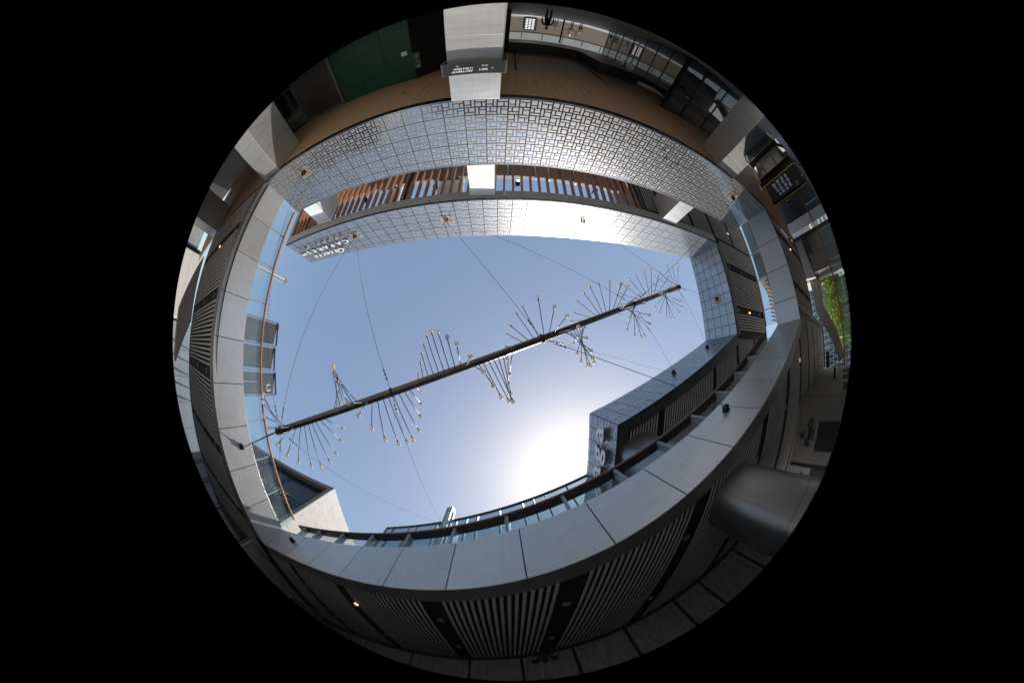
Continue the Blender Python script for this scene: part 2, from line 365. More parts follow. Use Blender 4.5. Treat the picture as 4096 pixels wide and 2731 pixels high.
# south slats run along y
def sy_line(x, off=0): return WS.P(WS.sx(x), 0, off).y
def back_line(x): return 9.65 - .418 * x        # rear wall of the south gallery
slots_s = [-12.0, -9.4, -6.75, -4.08, -1.40, 1.20, 3.80, 6.5, 8.95, 11.7, 14.5, 17.4, 20.2, 23.0]
def clip_s(x):
    if x < SW_[0] + .0: return (8.0 if x > -9.5 else 99, back_line(x)) if x > -9.5 else None
    a = (WS.p0.y + (x - WS.p0.x) * WS.u.y / WS.u.x) + .47 / abs(WS.u.x)
    b = back_line(x) if x < 8.1 else (6.2 if x < 12.4 else 1.85)
    if x > 12.4: a = -1.55
    return (a, b)
slat_field(-8.7, 26.6, 0, 0, ZS + .01, 'y', .135, .066, slots_s, gS, .34, clip_s)
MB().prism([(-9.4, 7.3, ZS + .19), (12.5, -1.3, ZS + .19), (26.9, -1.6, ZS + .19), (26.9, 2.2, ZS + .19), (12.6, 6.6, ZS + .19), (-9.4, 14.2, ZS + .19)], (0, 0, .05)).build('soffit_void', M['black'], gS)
MB().prism([(-9.2, 7.3, ZF - .12), (12.5, -1.25, ZF - .12), (27, -1.7, ZF - .12), (27, 2.2, ZF - .12), (12.6, 9, ZF - .12), (-9.2, 16, ZF - .12)], (0, 0, .1)).build('floor_slab', M['concrete'], gS)
ef = MB()
for i in range(9): ef.box(12.6 + i * 1.6 + .01, 12.6 + (i + 1) * 1.6 - .01, -1.95, -1.72, ZS - .12, 3.2)
ef.box(27.0, 27.2, -1.95, 1.7, ZS - .12, ZF - .13); ef.box(12.6, 27, -1.715, -1.6, ZS, ZF - .13)
ef.build('end_cladding', M['stone'], gS)
# east slats along x
slots_e = [-5.75, -3.02]
slat_field(12.62, 19.0, -6.7, -2.0, ZS + .01, 'x', .166, .080, slots_e, gE, .30)
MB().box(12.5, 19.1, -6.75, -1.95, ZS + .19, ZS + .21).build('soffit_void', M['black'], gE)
MB().prism([(18.72, -1.99, ZS - .02), (18.95, -1.99, ZS - .02), (19.95, -7.9, ZS - .02), (19.7, -7.9, ZS - .02)], (0, 0, 1.6)).build('rear_fascia', M['framemetal'], gE)
MB().box(12.5, 19.0, -6.79, -2.0, ZF - .12, ZF - .02).build('floor_slab', M['concrete'], gE)

# ---- north gallery: tiled parapet + brown plank ceiling
gN = thing('tiled_parapet', WN.P(WN.L / 2, ZS, .2), 'deep parapet clad in patterned perforated metal tiles above the brown plank ceiling', 'parapet')
MB().wbox(WN, 0, WN.L, ZS + .01, 5.36, .02, .22).build('backing', M['joint'], gN)
tiles(WN, 0, WN.L, ZS + .03, 5.36, 0, gN)
MB().wbox(WN, -.02, WN.L, ZS - .012, ZS + .022, -.02, .05).build('bottom_trim', M['chrome'], gN)
MB().wbox(WN, -.0, WN.L, 5.362, 5.39, -.01, .24).build('coping', M['framemetal'], gN)
MB().wbox(WN, 0, WN.L, ZS, ZS + .05, .06, .34).build('soffit_frame', M['blackframe'], gN)
ceil = MB().prism([(-24, -6.42, ZS + .02), (-9.2, -6.72, ZS + .02), (12.5, -7.12, ZS + .02), (19.6, -7.2, ZS + .02), (19.6, -24, ZS + .02), (-24, -24, ZS + .02)], (0, 0, .12)).build('plank_ceiling', M['woodceil'], gN)
pj = MB()
for i in range(-80, 66):
    x = i * .3
    if -23.9 < x < 19.5: pj.box(x - .003, x + .003, -18.4, -7.15, ZS + .016, ZS + .021)
pj.build('plank_gap', M['joint'], gN)
lsl = MB(); lsl.box(.25, .33, -18.5, -10.8, ZS + .008, ZS + .018); lsl.box(4.1, 4.18, -18.5, -10.9, ZS + .008, ZS + .018); lsl.build('linear_slot', M['black'], gN)
MB().box(-24, 19.6, -24, -7.3, 3.6, ZF - .02).build('floor_slab', M['concrete'], gN)

# ---- downlights of the gallery soffits
nm = {0: 'outermost', 1: 'middle', 2: 'innermost'}
for i, y in enumerate(slots_w[:5]):
    for k_, x in enumerate((-10.55, -13.25, -15.88)):
        lit = (i == 0 and k_ == 1)
        downlight((x, y, ZS + .06), '%s downlight %s, %s slot from the top of the bright metal gallery' % ('glowing' if lit else 'unlit', ('nearest the fascia', 'mid soffit', 'farthest from the fascia')[k_], ORD[i]), 'downlights in the sunlit gallery soffit', lit)
for i, x in enumerate(slots_s[1:10]):
    if x < -8.7: continue
    y0 = sy_line(x) + 1.75 if x < 11 else .32
    for k_, y in enumerate((y0, y0 + 2.66)):
        if x > 8 and k_: continue
        lit = (i == 2 and k_ == 0) or (i == 8 and k_ == 0)
        downlight((x, y, ZS + .06), '%s downlight %s the %s slot from the left, long shaded soffit' % ('glowing' if lit else 'unlit', ('near the fascia in', 'at the wall end of')[k_], ORD[i]), 'downlights in the long shaded soffit', lit)
downlight((17.45, .2, ZS + .06), 'glowing downlight at the far right end of the long shaded soffit', 'downlights in the long shaded soffit', True)
for i, y in enumerate(slots_e):
    for k_, x in enumerate((14.0, 16.1, 18.1)):
        downlight((x, y, ZS + .06), '%s downlight, %s in the %s slot of the short soffit by the trees' % ('glowing' if (i, k_) == (0, 1) else 'unlit', ORD[k_], ('upper', 'lower')[i]), 'downlights in the short soffit', (i, k_) == (0, 1))
for i, (x, y) in enumerate([(-8.62, -8.89), (-6.59, -8.80), (-4.61, -8.71), (-2.75, -8.73), (.91, -8.72), (2.72, -8.78), (4.55, -8.88), (6.41, -9.0), (8.29, -9.11)]):
    o = downlight((x, y, ZS + .012), 'dark downlight in the brown plank ceiling, %s of the front row from the left' % ORD[i], 'downlights in the brown ceiling')
for i, (x, y) in enumerate([(2.86, -11.45), (5.55, -11.55), (2.83, -13.44), (-3.49, -8.72)]):
    downlight((x, y, ZS + .012), ['dark downlight deep in the brown ceiling, left of the black glass shopfront', 'dark downlight in the brown ceiling just before the black glass shopfront', 'dark downlight farthest back in the brown ceiling passage', 'pale blank disc in the brown ceiling left of the white column'][i], 'downlights in the brown ceiling')

# ---- glass balustrades
def balustrade(W, s0, s1, posts, label, kind, ZR=ZR):
    g = thing('glass_balustrade', W.P((s0 + s1) / 2, ZF, .1), label, 'balustrade')
    e = [s0] + [p for p in posts if s0 < p < s1] + [s1]
    gd = .085 if kind == 'wood' else .485
    for a, b in zip(e, e[1:]):
        MB().wbox(W, a + .03, b - .03, ZF - .05, ZR - .03, gd, gd + .015).build('glass_pane', M['glass'], g)
    for p in e[1:-1]:
        if kind == 'wood': MB().wbox(W, p - .018, p + .018, ZF - .05, ZR - .02, .075, .13).build('post', M['fin'], g)
        else:
            MB().wbox(W, p - .03, p - .01, ZF - .1, ZR - .06, .235, .48).wbox(W, p + .01, p + .03, ZF - .1, ZR - .06, .235, .48).wbox(W, p - .055, p - .034, ZF - .1, ZR - .06, .235, .29).build('post', M['fin'], g)
    if kind == 'wood':
        MB().wbox(W, s0, s1, ZR - .04, ZR + .02, .0, .075).build('handrail', M['railwood'], g, .01)
        MB().wbox(W, s0, s1, ZR - .045, ZR - .005, .078, .13).build('rail_channel', M['capstone'], g)
    else:
        MB().wbox(W, s0, s1, ZR - .04, ZR + .02, .19, .25).build('handrail', M['railred'] if kind == 'red' else M['railwood'], g, .01)
        b = MB(); b.wbox(W, s0, s1, ZR - .055, ZR - .01, .253, .50)
        for i in range(int((s1 - s0) / .74)):
            q = W.P(s0 + .3 + i * .74, ZR - .055, .38); b.ball(q, .016, 6, 4)
        b.build('rail_channel', M['raildark'], g)
    MB().wbox(W, s0, s1, ZF - .02, ZF + .03, .04, .14).build('base_shoe', M['fin'], g)
    return g
balustrade(WW, .05, WW.L - .05, [q + .1 for q in jW], 'clear glass balustrade with an orange wooden handrail above the bright metal fascia', 'wood')
balustrade(WS, .05, WS.L - .05, [q + .35 for q in jS], 'long glass balustrade with red brown handrail and wide grey steel fins on the shaded side', 'red')
balustrade(WE, .1, WE.L - .05, [q + .12 for q in jE], 'short glass balustrade with orange rail, below the slatted roof by the green trees', 'wood', 5.08)

# ---- roof canopy
ZB, ZT = 7.2, 10.0
M['framebounce'] = MAT('bounce_lit_frame_metal', (.34, .335, .32), .5, .2, .08, 1.2)  # paler copy of the frame metal, bounced light put into its colour
roof = thing('roof_canopy', (12, -6, ZB), 'angular roof canopy whose band is clad in patterned perforated metal tiles', 'roof')
RN = Wall((-12.0, -6.05), NE_, -1); RE = Wall(NE_, SE_, -1); RS = Wall(SE_, (4.03, sy_line(4.03)), -1); RX = Wall((4.03, sy_line(4.03)), (4.12, 9.4), -1)
# the band follows the gallery line on the north side
RN = Wall((-12.0, WN.P(WN.sx(-12.0), 0).y + .22), (12.30, -6.80), -1)
for W_, c in ((RN, (0, -1)), (RE, (1, 0)), (RS, (0, 1)), (RX, (1, 0))):
    if W_.n.x * c[0] + W_.n.y * c[1] < 0: W_.n = -W_.n
for i, W_ in enumerate((RN, RE, RS, RX)):
    MB().wbox(W_, 0, W_.L, ZB + .03, ZT - .01, .02, .20).build('band_backing', M['joint'], roof)
    tiles(W_, .0, W_.L, ZB + .05, ZT, 0, roof, mats=('satintile', 'satinpad'), g=.013)
    MB().wbox(W_, 0, W_.L, ZB + .0, ZB + .045, -.006, .05).build('band_trim', M['joint'], roof)
    m = MB(); n = max(1, round(W_.L / 2.9))
    for k_ in range(n): m.wbox(W_, W_.L * k_ / n + (.01 if k_ else 0), W_.L * (k_ + 1) / n - .01, ZB + .003 * (i % 2) - .004, ZB + .06, .052, .47)
    m.build('soffit_frame', M['framebounce'] if i == 0 else M['darkmetal'], roof)
# west end frame and end face of the louvred part
we = Wall((-12.0, -6.2), (-12.25, -11.4), 1)
if we.n.x < 0: we.n = -we.n
MB().wbox(we, 0, we.L, ZB - .01, ZB + .06, .0, .30).build('soffit_frame', M['framebounce'], roof)
MB().wbox(we, 0, we.L, ZB + .065, ZB + .75, .0, .20).build('end_band', M['framemetal'], roof)
# louvres
n = int((6.35 + 11.8) / .37)
for i in range(n + 1):
    x = 6.38 - i * .37
    y1 = WN.P(WN.sx(x), 0).y - .46 + (.15 if x < -9 else 0)
    MB().box(x - .04, x + .04, -11.2, y1, ZB + .08, ZB + .30).build('louvre', M['louvre'], roof)
cb = MB(); cb.box(-12, 6.6, -6.96, -6.88, ZB + .31, ZB + .45)
for x in (-10.4, -4.35, 6.1): cb.box(x - .12, x + .12, -11.2, -7.0, ZB + .31, ZB + .62)
cb.build('cross_beam', M['raildark'], roof)
MB().box(6.55, 6.75, -11.2, -7.15, ZB + .05, ZB + .6).build('louvre_edge_beam', M['darkmetal'], roof)
# dark slatted soffits of the canopy
slat_field(6.8, 17.6, -11.2, -7.3, ZB + .03, 'y', .135, .066, [7.87, 10.25, 12.45, 14.9], roof, .22)
slat_field(12.8, 17.6, -7.2, -1.6, ZB + .03, 'x', .166, .080, [-5.42, -2.8], roof, .32)
def clip_rs(x):
    a = sy_line(x) + .50 if x < 12.4 else -1.15
    return (a, 9.2)
slat_field(4.55, 17.6, 0, 0, ZB + .03, 'y', .135, .066, [6.05, 9.73, 12.3, 15.05], roof, .26, clip_rs)
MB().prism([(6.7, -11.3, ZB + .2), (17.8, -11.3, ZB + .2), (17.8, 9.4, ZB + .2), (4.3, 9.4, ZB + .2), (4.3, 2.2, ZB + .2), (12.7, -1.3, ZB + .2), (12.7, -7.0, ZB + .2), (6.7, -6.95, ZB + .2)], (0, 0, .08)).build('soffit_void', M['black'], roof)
MB().prism([(6.7, -11.3, ZT - .4), (17.8, -11.3, ZT - .4), (17.8, 9.4, ZT - .4), (4.35, 9.4, ZT - .4), (4.35, 2.3, ZT - .4), (12.75, -1.2, ZT - .4), (12.75, -7.1, ZT - .4), (6.7, -6.99, ZT - .4)], (0, 0, .3)).build('roof_deck', M['concrete'], roof)
MB().box(17.62, 17.78, -11.3, 9.4, ZB, ZT - .45).build('rear_band', M['darkmetal'], roof)
# grey slab and small purlins that show behind the louvres
MB().box(-11.8, 6.5, -12.4, -9.0, 8.15, 8.4).build('upper_slab', M['concrete'], roof)
pm = MB()
for i in range(27): pm.box(-11.0 + i * .66, -10.93 + i * .66, -12, -8.75, 8.0, 8.14)
pm.build('purlin', M['chrome'], roof)
for q in ((-10.7, -9.5, -9.4, -8.3, 8.6, 8.7), (-6.2, -5.3, -9.4, -7.9, 8.7, 8.8), (-3.2, -1.9, -9.4, -8.1, 8.7, 8.8)): MB().box(*q).build('duct', M['white'], roof)
for i, (y, g_) in enumerate(((-5.42, 0), (-2.8, 1))):
    for k_, x in enumerate((13.25, 15.0, 16.84)):
        lit = (i == 1 and k_ == 1)
        if x < 17: downlight((x, y, ZB + .09), '%s downlight, %s in the %s slot of the high slatted roof' % ('glowing' if lit else 'unlit', ORD[k_], ('upper', 'lower')[i]), 'downlights in the high slatted roof', lit)
downlight((14.9, -8.3, ZB + .09), 'glowing downlight in the corner of the high slatted roof behind the sunlit tiles', 'downlights in the high slatted roof', True)
# spot lamps clamped between the louvres
for i, (x, y) in enumerate([(.68, -7.74), (4.23, -7.87), (-2.88, -7.67), (-6.51, -7.67)]):
    sp = thing('spot_lamp', (x, y, 7.45), 'black cylinder spot lamp hanging between the brown louvres, %s' % ('just right of the white column', 'far right of the white column', 'just left of the white column', 'farthest left')[i], 'spot lamp', 'spot lamps between the louvres')
    MB().tube([(x, y + .03, 7.60), (x, y - .03, 7.36)], .09, 16).build('housing', M['blackframe'], sp)
    MB().tube([(x, y - .031, 7.358), (x, y - .034, 7.345)], .07, 16).build('lens', M['lampglow'] if i == 0 else M['lampoff'], sp)
    MB().box(x - .13, x - .10, y - .02, y + .02, 7.42, 7.75).box(x - .13, x - .09, y - .02, y + .02, 7.46, 7.49).build('bracket', M['blackframe'], sp)

# ---- square columns
def column(x0, x1, y0, y1, z0, z1, label, jz, mat, cap=False):
    c = thing('column', ((x0 + x1) / 2, (y0 + y1) / 2, z0), label, 'column')
    e = [z0] + [q for q in jz if z0 < q < z1] + [z1]
    m = MB()
    for a, b in zip(e, e[1:]): m.box(x0, x1, y0, y1, a + .006, b - .006)
    m.build('shaft', mat, c, .01); MB().box(x0 + .02, x1 - .02, y0 + .02, y1 - .02, z0, z1).build('core', M['joint'], c)
    if cap: MB().box(x0 - .03, x1 + .03, y0 - .03, y1 + .03, z1 - .14, z1 - .03).build('collar', M['white'], c, .01)
    return c
M['colwhite'] = MAT('white_column_paint', (.72, .72, .71), .45, .05, .04, 1)
column(-1.39, -.16, -8.05, -6.445, FL, ZS + .0, 'broad pale column carrying the dark direction sign', (.35,), M['brushed2'])
column(-9.45, -8.27, -8.2, -6.52, FL, ZS + .0, 'metal column at the left corner, beside the bright metal fascia', (.35, 1.3), M['brushed2'])
column(7.72, 8.94, -8.25, -6.90, FL, ZS + .0, 'metal column with a dark side face, next to the map boards', (.9,), M['brushed2'])
column(-17.9, -16.6, -8.3, -6.5, FL, ZS + .01, 'grey column beyond the bright gallery soffit, far left', (.6,), M['brushed2'])
column(-1.22, -.28, -7.9, -6.66, ZF, ZB + .02, 'white column between tiled parapet and roof, in the middle of the louvres', (), M['colwhite'], True)
column(-9.12, -8.2, -7.9, -6.66, ZF, ZB + .02, 'white column between tiled parapet and roof, at the left end of the louvres', (), M['colwhite'], True)
column(7.5, 8.45, -8.2, -6.78, ZF, ZB + .02, 'grey column in front of the dark slats, between tiled parapet and roof', (), M['brushed2'])
# rounded columns on the south side
def round_column(x, y, rx, ry, ang, z0, z1, label):
    c = thing('rounded_column', (x, y, z0), label, 'column'); m = MB(); n = 40; ca, sa = math.cos(ang), math.sin(ang)
    pr = []
    for i in range(n):
        a = 2 * math.pi * i / n; cx_, sx_ = math.cos(a), math.sin(a)
        px = rx * math.copysign(abs(cx_) ** .72, cx_); py = ry * math.copysign(abs(sx_) ** .72, sx_); pr.append((x + px * ca - py * sa, y + px * sa + py * ca))
    for a, b in ((z0, z0 + 1.9), (z0 + 1.912, z1)):
        k0 = len(m.v); m.v += [(p, q, a) for p, q in pr] + [(p, q, b) for p, q in pr]
        for i in range(n): m.f.append((k0 + i, k0 + (i + 1) % n, k0 + n + (i + 1) % n, k0 + n + i)); m.sm.append(True)
        m.prism([(p, q, b - .0005) for p, q in pr], (0, 0, -.0005)); m.prism([(p, q, a + .001) for p, q in pr], (0, 0, -.0005))
    m.build('shaft', M['brushed3'], c)
    m2 = MB(); m2.prism([(x + (p - x) * .985, y + (q - y) * .985, z0) for p, q in pr], (0, 0, z1 - z0)); m2.build('core', M['joint'], c)
    return c
M['brushed3'] = MAT('satin_column_metal', (.33, .325, .32), .36, .9, .05, 1, rvar=.05)
round_column(5.04, 3.08, .76, .73, -.37, FL, ZS + .01, 'large rounded satin metal column under the long shaded soffit')
round_column(5.06, 3.18, .82, .76, -.37, ZF, ZB + .03, 'rounded grey column under the end of the high roof, beside the big letters')
# ------------------------------------------------------------------ hanging light sculpture
PL=(-5.932,1.910,3.978);PR=(8.289,-3.650,7.971)
SP=[(-5.83,1.87,4.01,-6.38,0.96,3.77),(-5.71,1.82,4.04,-5.83,0.94,3.41),(-5.59,1.78,4.07,-5.64,1.05,3.27),(-5.48,1.73,4.11,-5.36,1.32,3.11),
(-5.36,1.69,4.14,-5.11,1.53,3.09),(-5.24,1.64,4.17,-4.93,1.89,3.16),(-5.12,1.59,4.21,-4.76,2.12,3.33),(-5,1.55,4.24,-4.65,2.34,3.59),
(-4.88,1.5,4.27,-4.57,2.54,3.97),(-4.76,1.45,4.31,-4.32,2.5,4.14),(-4.65,1.41,4.34,-4.1,2.37,4.32),(-4.53,1.36,4.37,-4.21,2.32,4.77),
(-4.41,1.31,4.41,-4.29,2.05,5.19),(-4.29,1.27,4.44,-4.34,1.75,5.41),(-4.17,1.22,4.47,-4.44,1.28,5.52),(-4.05,1.18,4.51,-4.42,1.01,5.51),
(-3.93,1.13,4.54,-4.4,0.67,5.41),(-3.82,1.08,4.57,-4.34,0.39,5.22),(-3.7,1.04,4.61,-4.22,0.14,4.92),(-3.58,0.99,4.64,-4.02,0,4.71),
(-3.46,0.94,4.67,-3.48,0.05,4.06),(-3.34,0.9,4.71,-3.24,0.19,3.89),(-3.22,0.85,4.74,-3.06,0.3,3.81),(-3.1,0.8,4.77,-2.8,0.68,3.74),
(-2.98,0.76,4.81,-2.61,0.9,3.8),(-2.87,0.71,4.84,-2.41,1.16,3.96),(-2.75,0.67,4.87,-2.29,1.45,4.27),(-2.63,0.62,4.91,-2.2,1.65,4.75),
(-2.51,0.57,4.94,-2,1.62,4.8),(-2.39,0.53,4.97,-1.87,1.54,4.85),(-2.27,0.48,5.01,-1.88,1.45,5.31),(-2.15,0.43,5.04,-1.98,1.19,5.8),
(-2.04,0.39,5.07,-2.04,0.89,6.04),(-1.92,0.34,5.11,-2.07,0.57,6.15),(-1.8,0.29,5.14,-2.15,0.08,6.14),(-1.68,0.25,5.17,-2.07,-0.22,6.07),
(-1.56,0.2,5.21,-2.01,-0.45,5.95),(-1.44,0.15,5.24,-1.9,-0.67,5.77),(-1.32,0.11,5.27,-1.75,-0.86,5.49),(-1.21,0.06,5.31,-1.39,-0.81,4.69),
(-1.09,0.02,5.34,-1.22,-0.78,4.61),(-0.97,-0.03,5.37,-1,-0.66,4.49),(-0.85,-0.08,5.41,-0.79,-0.52,4.41),(-0.73,-0.12,5.44,-0.52,-0.28,4.39),
(-0.61,-0.17,5.47,-0.28,0,4.45),(-0.49,-0.22,5.51,-0.1,0.26,4.61),(-0.38,-0.26,5.54,0.06,0.53,4.93),(-0.26,-0.31,5.57,0.24,0.67,5.43),
(-0.14,-0.36,5.61,0.34,0.69,5.44),(-0.02,-0.4,5.64,0.31,0.68,5.49),(0.1,-0.45,5.67,0.31,0.56,6),(0.22,-0.49,5.7,0.27,0.33,6.41),
(0.34,-0.54,5.74,0.31,0.06,6.64),(0.46,-0.59,5.77,0.22,-0.36,6.81),(0.57,-0.63,5.8,0.21,-0.72,6.82),(0.69,-0.68,5.84,0.23,-1.08,6.74),
(0.81,-0.73,5.87,0.32,-1.31,6.64),(0.93,-0.77,5.9,0.47,-1.62,6.4),(1.05,-0.82,5.94,0.63,-1.77,6.23),(1.17,-0.87,5.97,0.94,-1.8,5.48),
(1.29,-0.91,6,1.24,-1.44,5.05),(1.4,-0.96,6.04,1.51,-1.23,4.99),(1.52,-1,6.07,1.77,-0.98,5.01),(1.64,-1.05,6.1,1.99,-0.75,5.12),
(1.76,-1.1,6.14,2.21,-0.48,5.37),(1.88,-1.14,6.17,2.37,-0.31,5.68),(2,-1.19,6.2,2.55,-0.23,6.01),(2.12,-1.24,6.24,2.48,-0.13,6.11),
(2.23,-1.28,6.27,2.44,-0.14,6.22),(2.35,-1.33,6.3,2.38,-0.28,6.6),(2.47,-1.38,6.34,2.4,-0.53,7.02),(2.59,-1.42,6.37,2.39,-0.89,7.3),
(2.71,-1.47,6.4,2.38,-1.64,7.43),(2.83,-1.51,6.44,2.47,-1.92,7.38),(2.95,-1.56,6.47,2.55,-2.28,7.19),(3.06,-1.61,6.5,2.71,-2.52,6.97),
(3.18,-1.65,6.54,2.86,-2.67,6.73),(3.3,-1.7,6.57,3.13,-2.77,6.59),(3.42,-1.75,6.6,3.2,-2.56,5.92),(3.54,-1.79,6.64,3.5,-2.45,5.77),
(3.66,-1.84,6.67,3.71,-2.38,5.73),(3.78,-1.89,6.7,4.04,-2.11,5.67),(3.9,-1.93,6.74,4.21,-1.9,5.7),(4.01,-1.98,6.77,4.51,-1.59,5.89),
(4.13,-2.02,6.8,4.68,-1.37,6.13),(4.25,-2.07,6.84,4.91,-1.24,6.5),(4.37,-2.12,6.87,4.84,-1.08,6.7),(4.49,-2.16,6.9,4.79,-1.06,6.86),
(4.61,-2.21,6.94,4.69,-1.15,7.14),(4.73,-2.26,6.97,4.7,-1.44,7.69),(4.84,-2.3,7,4.81,-1.73,7.92),(4.96,-2.35,7.04,4.68,-2.12,8.06),
(5.08,-2.4,7.07,4.74,-2.53,8.09),(5.2,-2.44,7.1,4.75,-2.93,7.96),(5.32,-2.49,7.14,4.85,-3.23,7.78),(5.44,-2.53,7.17,4.98,-3.45,7.54),
(5.56,-2.58,7.2,5.19,-3.6,7.34),(5.67,-2.63,7.24,5.49,-3.69,7.07),(5.79,-2.67,7.27,5.53,-3.54,6.67),(5.91,-2.72,7.3,5.83,-3.46,6.51),
(6.03,-2.77,7.34,6.12,-3.23,6.36),(6.15,-2.81,7.37,6.38,-2.96,6.32),(6.27,-2.86,7.4,6.6,-2.78,6.37),(6.39,-2.91,7.44,6.86,-2.44,6.58),
(6.5,-2.95,7.47,7.06,-2.29,6.81),(6.62,-3,7.5,7.24,-2.14,7.13),(6.74,-3.05,7.54,7.11,-1.98,7.47),(6.86,-3.09,7.57,7.07,-2,7.66),
(6.98,-3.14,7.6,7.04,-2.09,7.89),(7.1,-3.18,7.64,7.03,-2.4,8.38),(7.22,-3.23,7.67,7.02,-2.73,8.61),(7.34,-3.28,7.7,6.97,-3.08,8.71),
(7.45,-3.32,7.74,6.95,-3.51,8.68),(7.57,-3.37,7.77,7.07,-3.84,8.61),(7.69,-3.42,7.8,7.15,-4.14,8.4),(7.81,-3.46,7.84,7.36,-4.37,8.22),
(7.93,-3.51,7.87,7.48,-4.51,7.71),(8.05,-3.56,7.9,7.74,-4.58,7.6),(8.17,-3.6,7.94,8.06,-4.58,7.45)]

PL = Vector(PL); PR = Vector(PR); AX = (PR - PL).normalized()
sc = thing('hanging_light_sculpture', (PL + PR) / 2, 'long slanting bronze pole carrying a spiral of thin rods with cream globes', 'light sculpture')
pu = AX.cross(Z).normalized(); pv = pu.cross(AX)
m = MB()
def ribbed(p0, p1, r):
    n = 28; k0 = len(m.v)
    for p in (p0, p1):
        for j_ in range(n):
            a = 2 * math.pi * j_ / n; q = r * (1 if j_ % 4 < 2 else .93); m.v.append(tuple(p + (pu * math.cos(a) + pv * math.sin(a)) * q))
    for j_ in range(n): m.f.append((k0 + j_, k0 + (j_ + 1) % n, k0 + n + (j_ + 1) % n, k0 + n + j_)); m.sm.append(False)
ribbed(PL - AX * .05, PR + AX * .05, .09); m.build('pole', M['pole'], sc)
for p, s in ((PL, -1), (PR, 1)): MB().tube([p + AX * .05 * s, p + AX * .09 * s], [.11, .105], 24).build('end_cap', M['pole'], sc)
CL = [0.006, .248, .495, .741, .990]
CP = [PL + (PR - PL) * t for t in CL]
for c in CP:
    m = MB(); pts = [c + (pu * math.cos(a) + pv * math.sin(a)) * .115 for a in [i * 2 * math.pi / 20 for i in range(21)]]
    m.tube(pts, .013, 6, False); m.tube([c - AX * .03, c + AX * .03], .105, 16, False); m.build('clamp', M['raildark'], sc)
dd = sorted(range(len(SP)), key=lambda i: sum(a * a for a in SP[i][3:]))
rest = set(dd[90:]); SM = MB()
rodm = {}; glm = None
for i, s_ in enumerate(SP):
    b = Vector(s_[:3]); t = Vector(s_[3:]); dv = (t - b).normalized(); Lr = (t - b).length
    b2 = b + dv * .07
    if i in rest:
        SM.tube([b2, t], .0105, 6); SM.ball(t, .046, 12, 8)
        continue
    o = MB().tube([b2, b2 + (t - b2) * .5, t - dv * .05], .0105, 8).build('rod', M['rod'], sc)
    MB().tube([t - dv * .085, t - dv * .045], .019, 8).build('socket', M['raildark'], o)
    g = MB().ball((0, 0, 0), .047, 16, 10).build('globe', M['cream'], o) if glm is None else None
    if glm is None: glm = g.data
    else: g = bpy.data.objects.new('globe', glm); COL.objects.link(g); g.parent = o
    g.parent = o; g.matrix_parent_inverse = Matrix.Identity(4); g.location = t
    o_ = MB()
ro = SM.build('rod_with_globe', None, sc); ro['kind'] = 'stuff'; ro['label'] = 'farthest thin rods and cream globes at the high end of the pole'
ro.data.materials.append(M['rod']); ro.data.materials.append(M['cream'])
k_ = 0
per = len(ro.data.polygons) // max(1, len(rest)); tubef = 8
for p in ro.data.polygons: p.material_index = 0 if (p.index % per) < tubef else 1

# ------------------------------------------------------------------ cables with wall brackets
def cable(a, b, nrm, label, r=.006, plate=False, sag=.0, bracket=True):
    a = Vector(a); b = Vector(b); L = (b - a).length
    c = thing('steel_cable', b, label, 'cable', None)
    dv = (b - a).normalized(); a2 = a + dv * .12; n = 12
    e = b + (Vector(nrm) * .16 if bracket else Vector((0, 0, 0)))
    pts = [a2 + (e - a2) * (i / n) - Z * (4 * sag * (i / n) * (1 - i / n)) for i in range(n + 1)]
    MB().tube(pts, r, 6).build('wire', M['wire'], c)
    k = MB()
    for f in (.25, .38, .50): k.tube([a2 + dv * f, a2 + dv * (f + .05)], .022, 6)
    k.tube([a2 + dv * .22, a2 + dv * .56], .010, 6); k.build('turnbuckle', M['raildark'], c); MB().tube([e - dv * .30, e - dv * .12], .014, 6).build('wire_end', M['raildark'], c)
    if bracket:
        nn = Vector(nrm).normalized(); t = nn.cross(Z).normalized(); q = MB()
        q.obox(b + nn * .02, t, Z, nn, .10, .09, .012); q.obox(b + nn * .09 + t * .06, t, Z, nn, .012, .08, .08); q.obox(b + nn * .09 - t * .06, t, Z, nn, .012, .08, .08)
        q.tube([b + nn * .12 - t * .08, b + nn * .12 + t * .08], .018, 8); q.build('bracket', M['blackframe'], c)
        if plate: MB().obox(b + nn * .012, t, Z, nn, .285, .285, .008).build('backing_tile', M['rust'], c)
    return c
nN = -WN.n; nW = -WW.n; nS = -WS.n; nE = -WE.n
def ony(x, y, z, W, off=0):
    """slide the point onto the face of wall W"""
    s = (Vector((x, y, 0)) - W.p0).dot(W.u); return W.P(s, z, off)
aW = ony(-8.83, 3.16, 3.60, WW); aN1 = ony(-7.15, -6.3, 3.43, WN, -.01); aN2 = ony(-7.2, -6.4, 8.45, RN, -.01); aN3 = ony(-2.35, -6.4, 8.42, RN, -.01)
aN4 = ony(3.66, -6.6, 8.36, RN, -.01); aN5 = ony(9.63, -6.75, 3.45, WN, -.01); aE = ony(12.38, -3.65, 8.41, RE, -.01)
aS1 = ony(-7.1, 6.3, 3.59, WS); aS2 = ony(5.70, 1.28, 3.74, WS); aS3 = ony(8.03, .37, 8.68, RS, -.01); aS4 = ony(11.01, -.8, 8.73, RS, -.01); aB = Vector((-2.86, 7.70, 9.56))
cable(CP[0], aW, nW, 'thick dark stay rod from the low pole end to the bright metal fascia', .016)
cable(CP[0] - AX * .1, aW + Vector((0, .0, -.03)), nW, 'thin wire just under the thick stay rod to the bright metal fascia', .004, bracket=False)
cable(CP[0], aN1, nN, 'thin cable from the low pole end to a tarnished tile of the tiled parapet', plate=True)
cable(CP[0], aN2, nN, 'thin cable from the low pole end to the roof tile beside the white letters', plate=True)
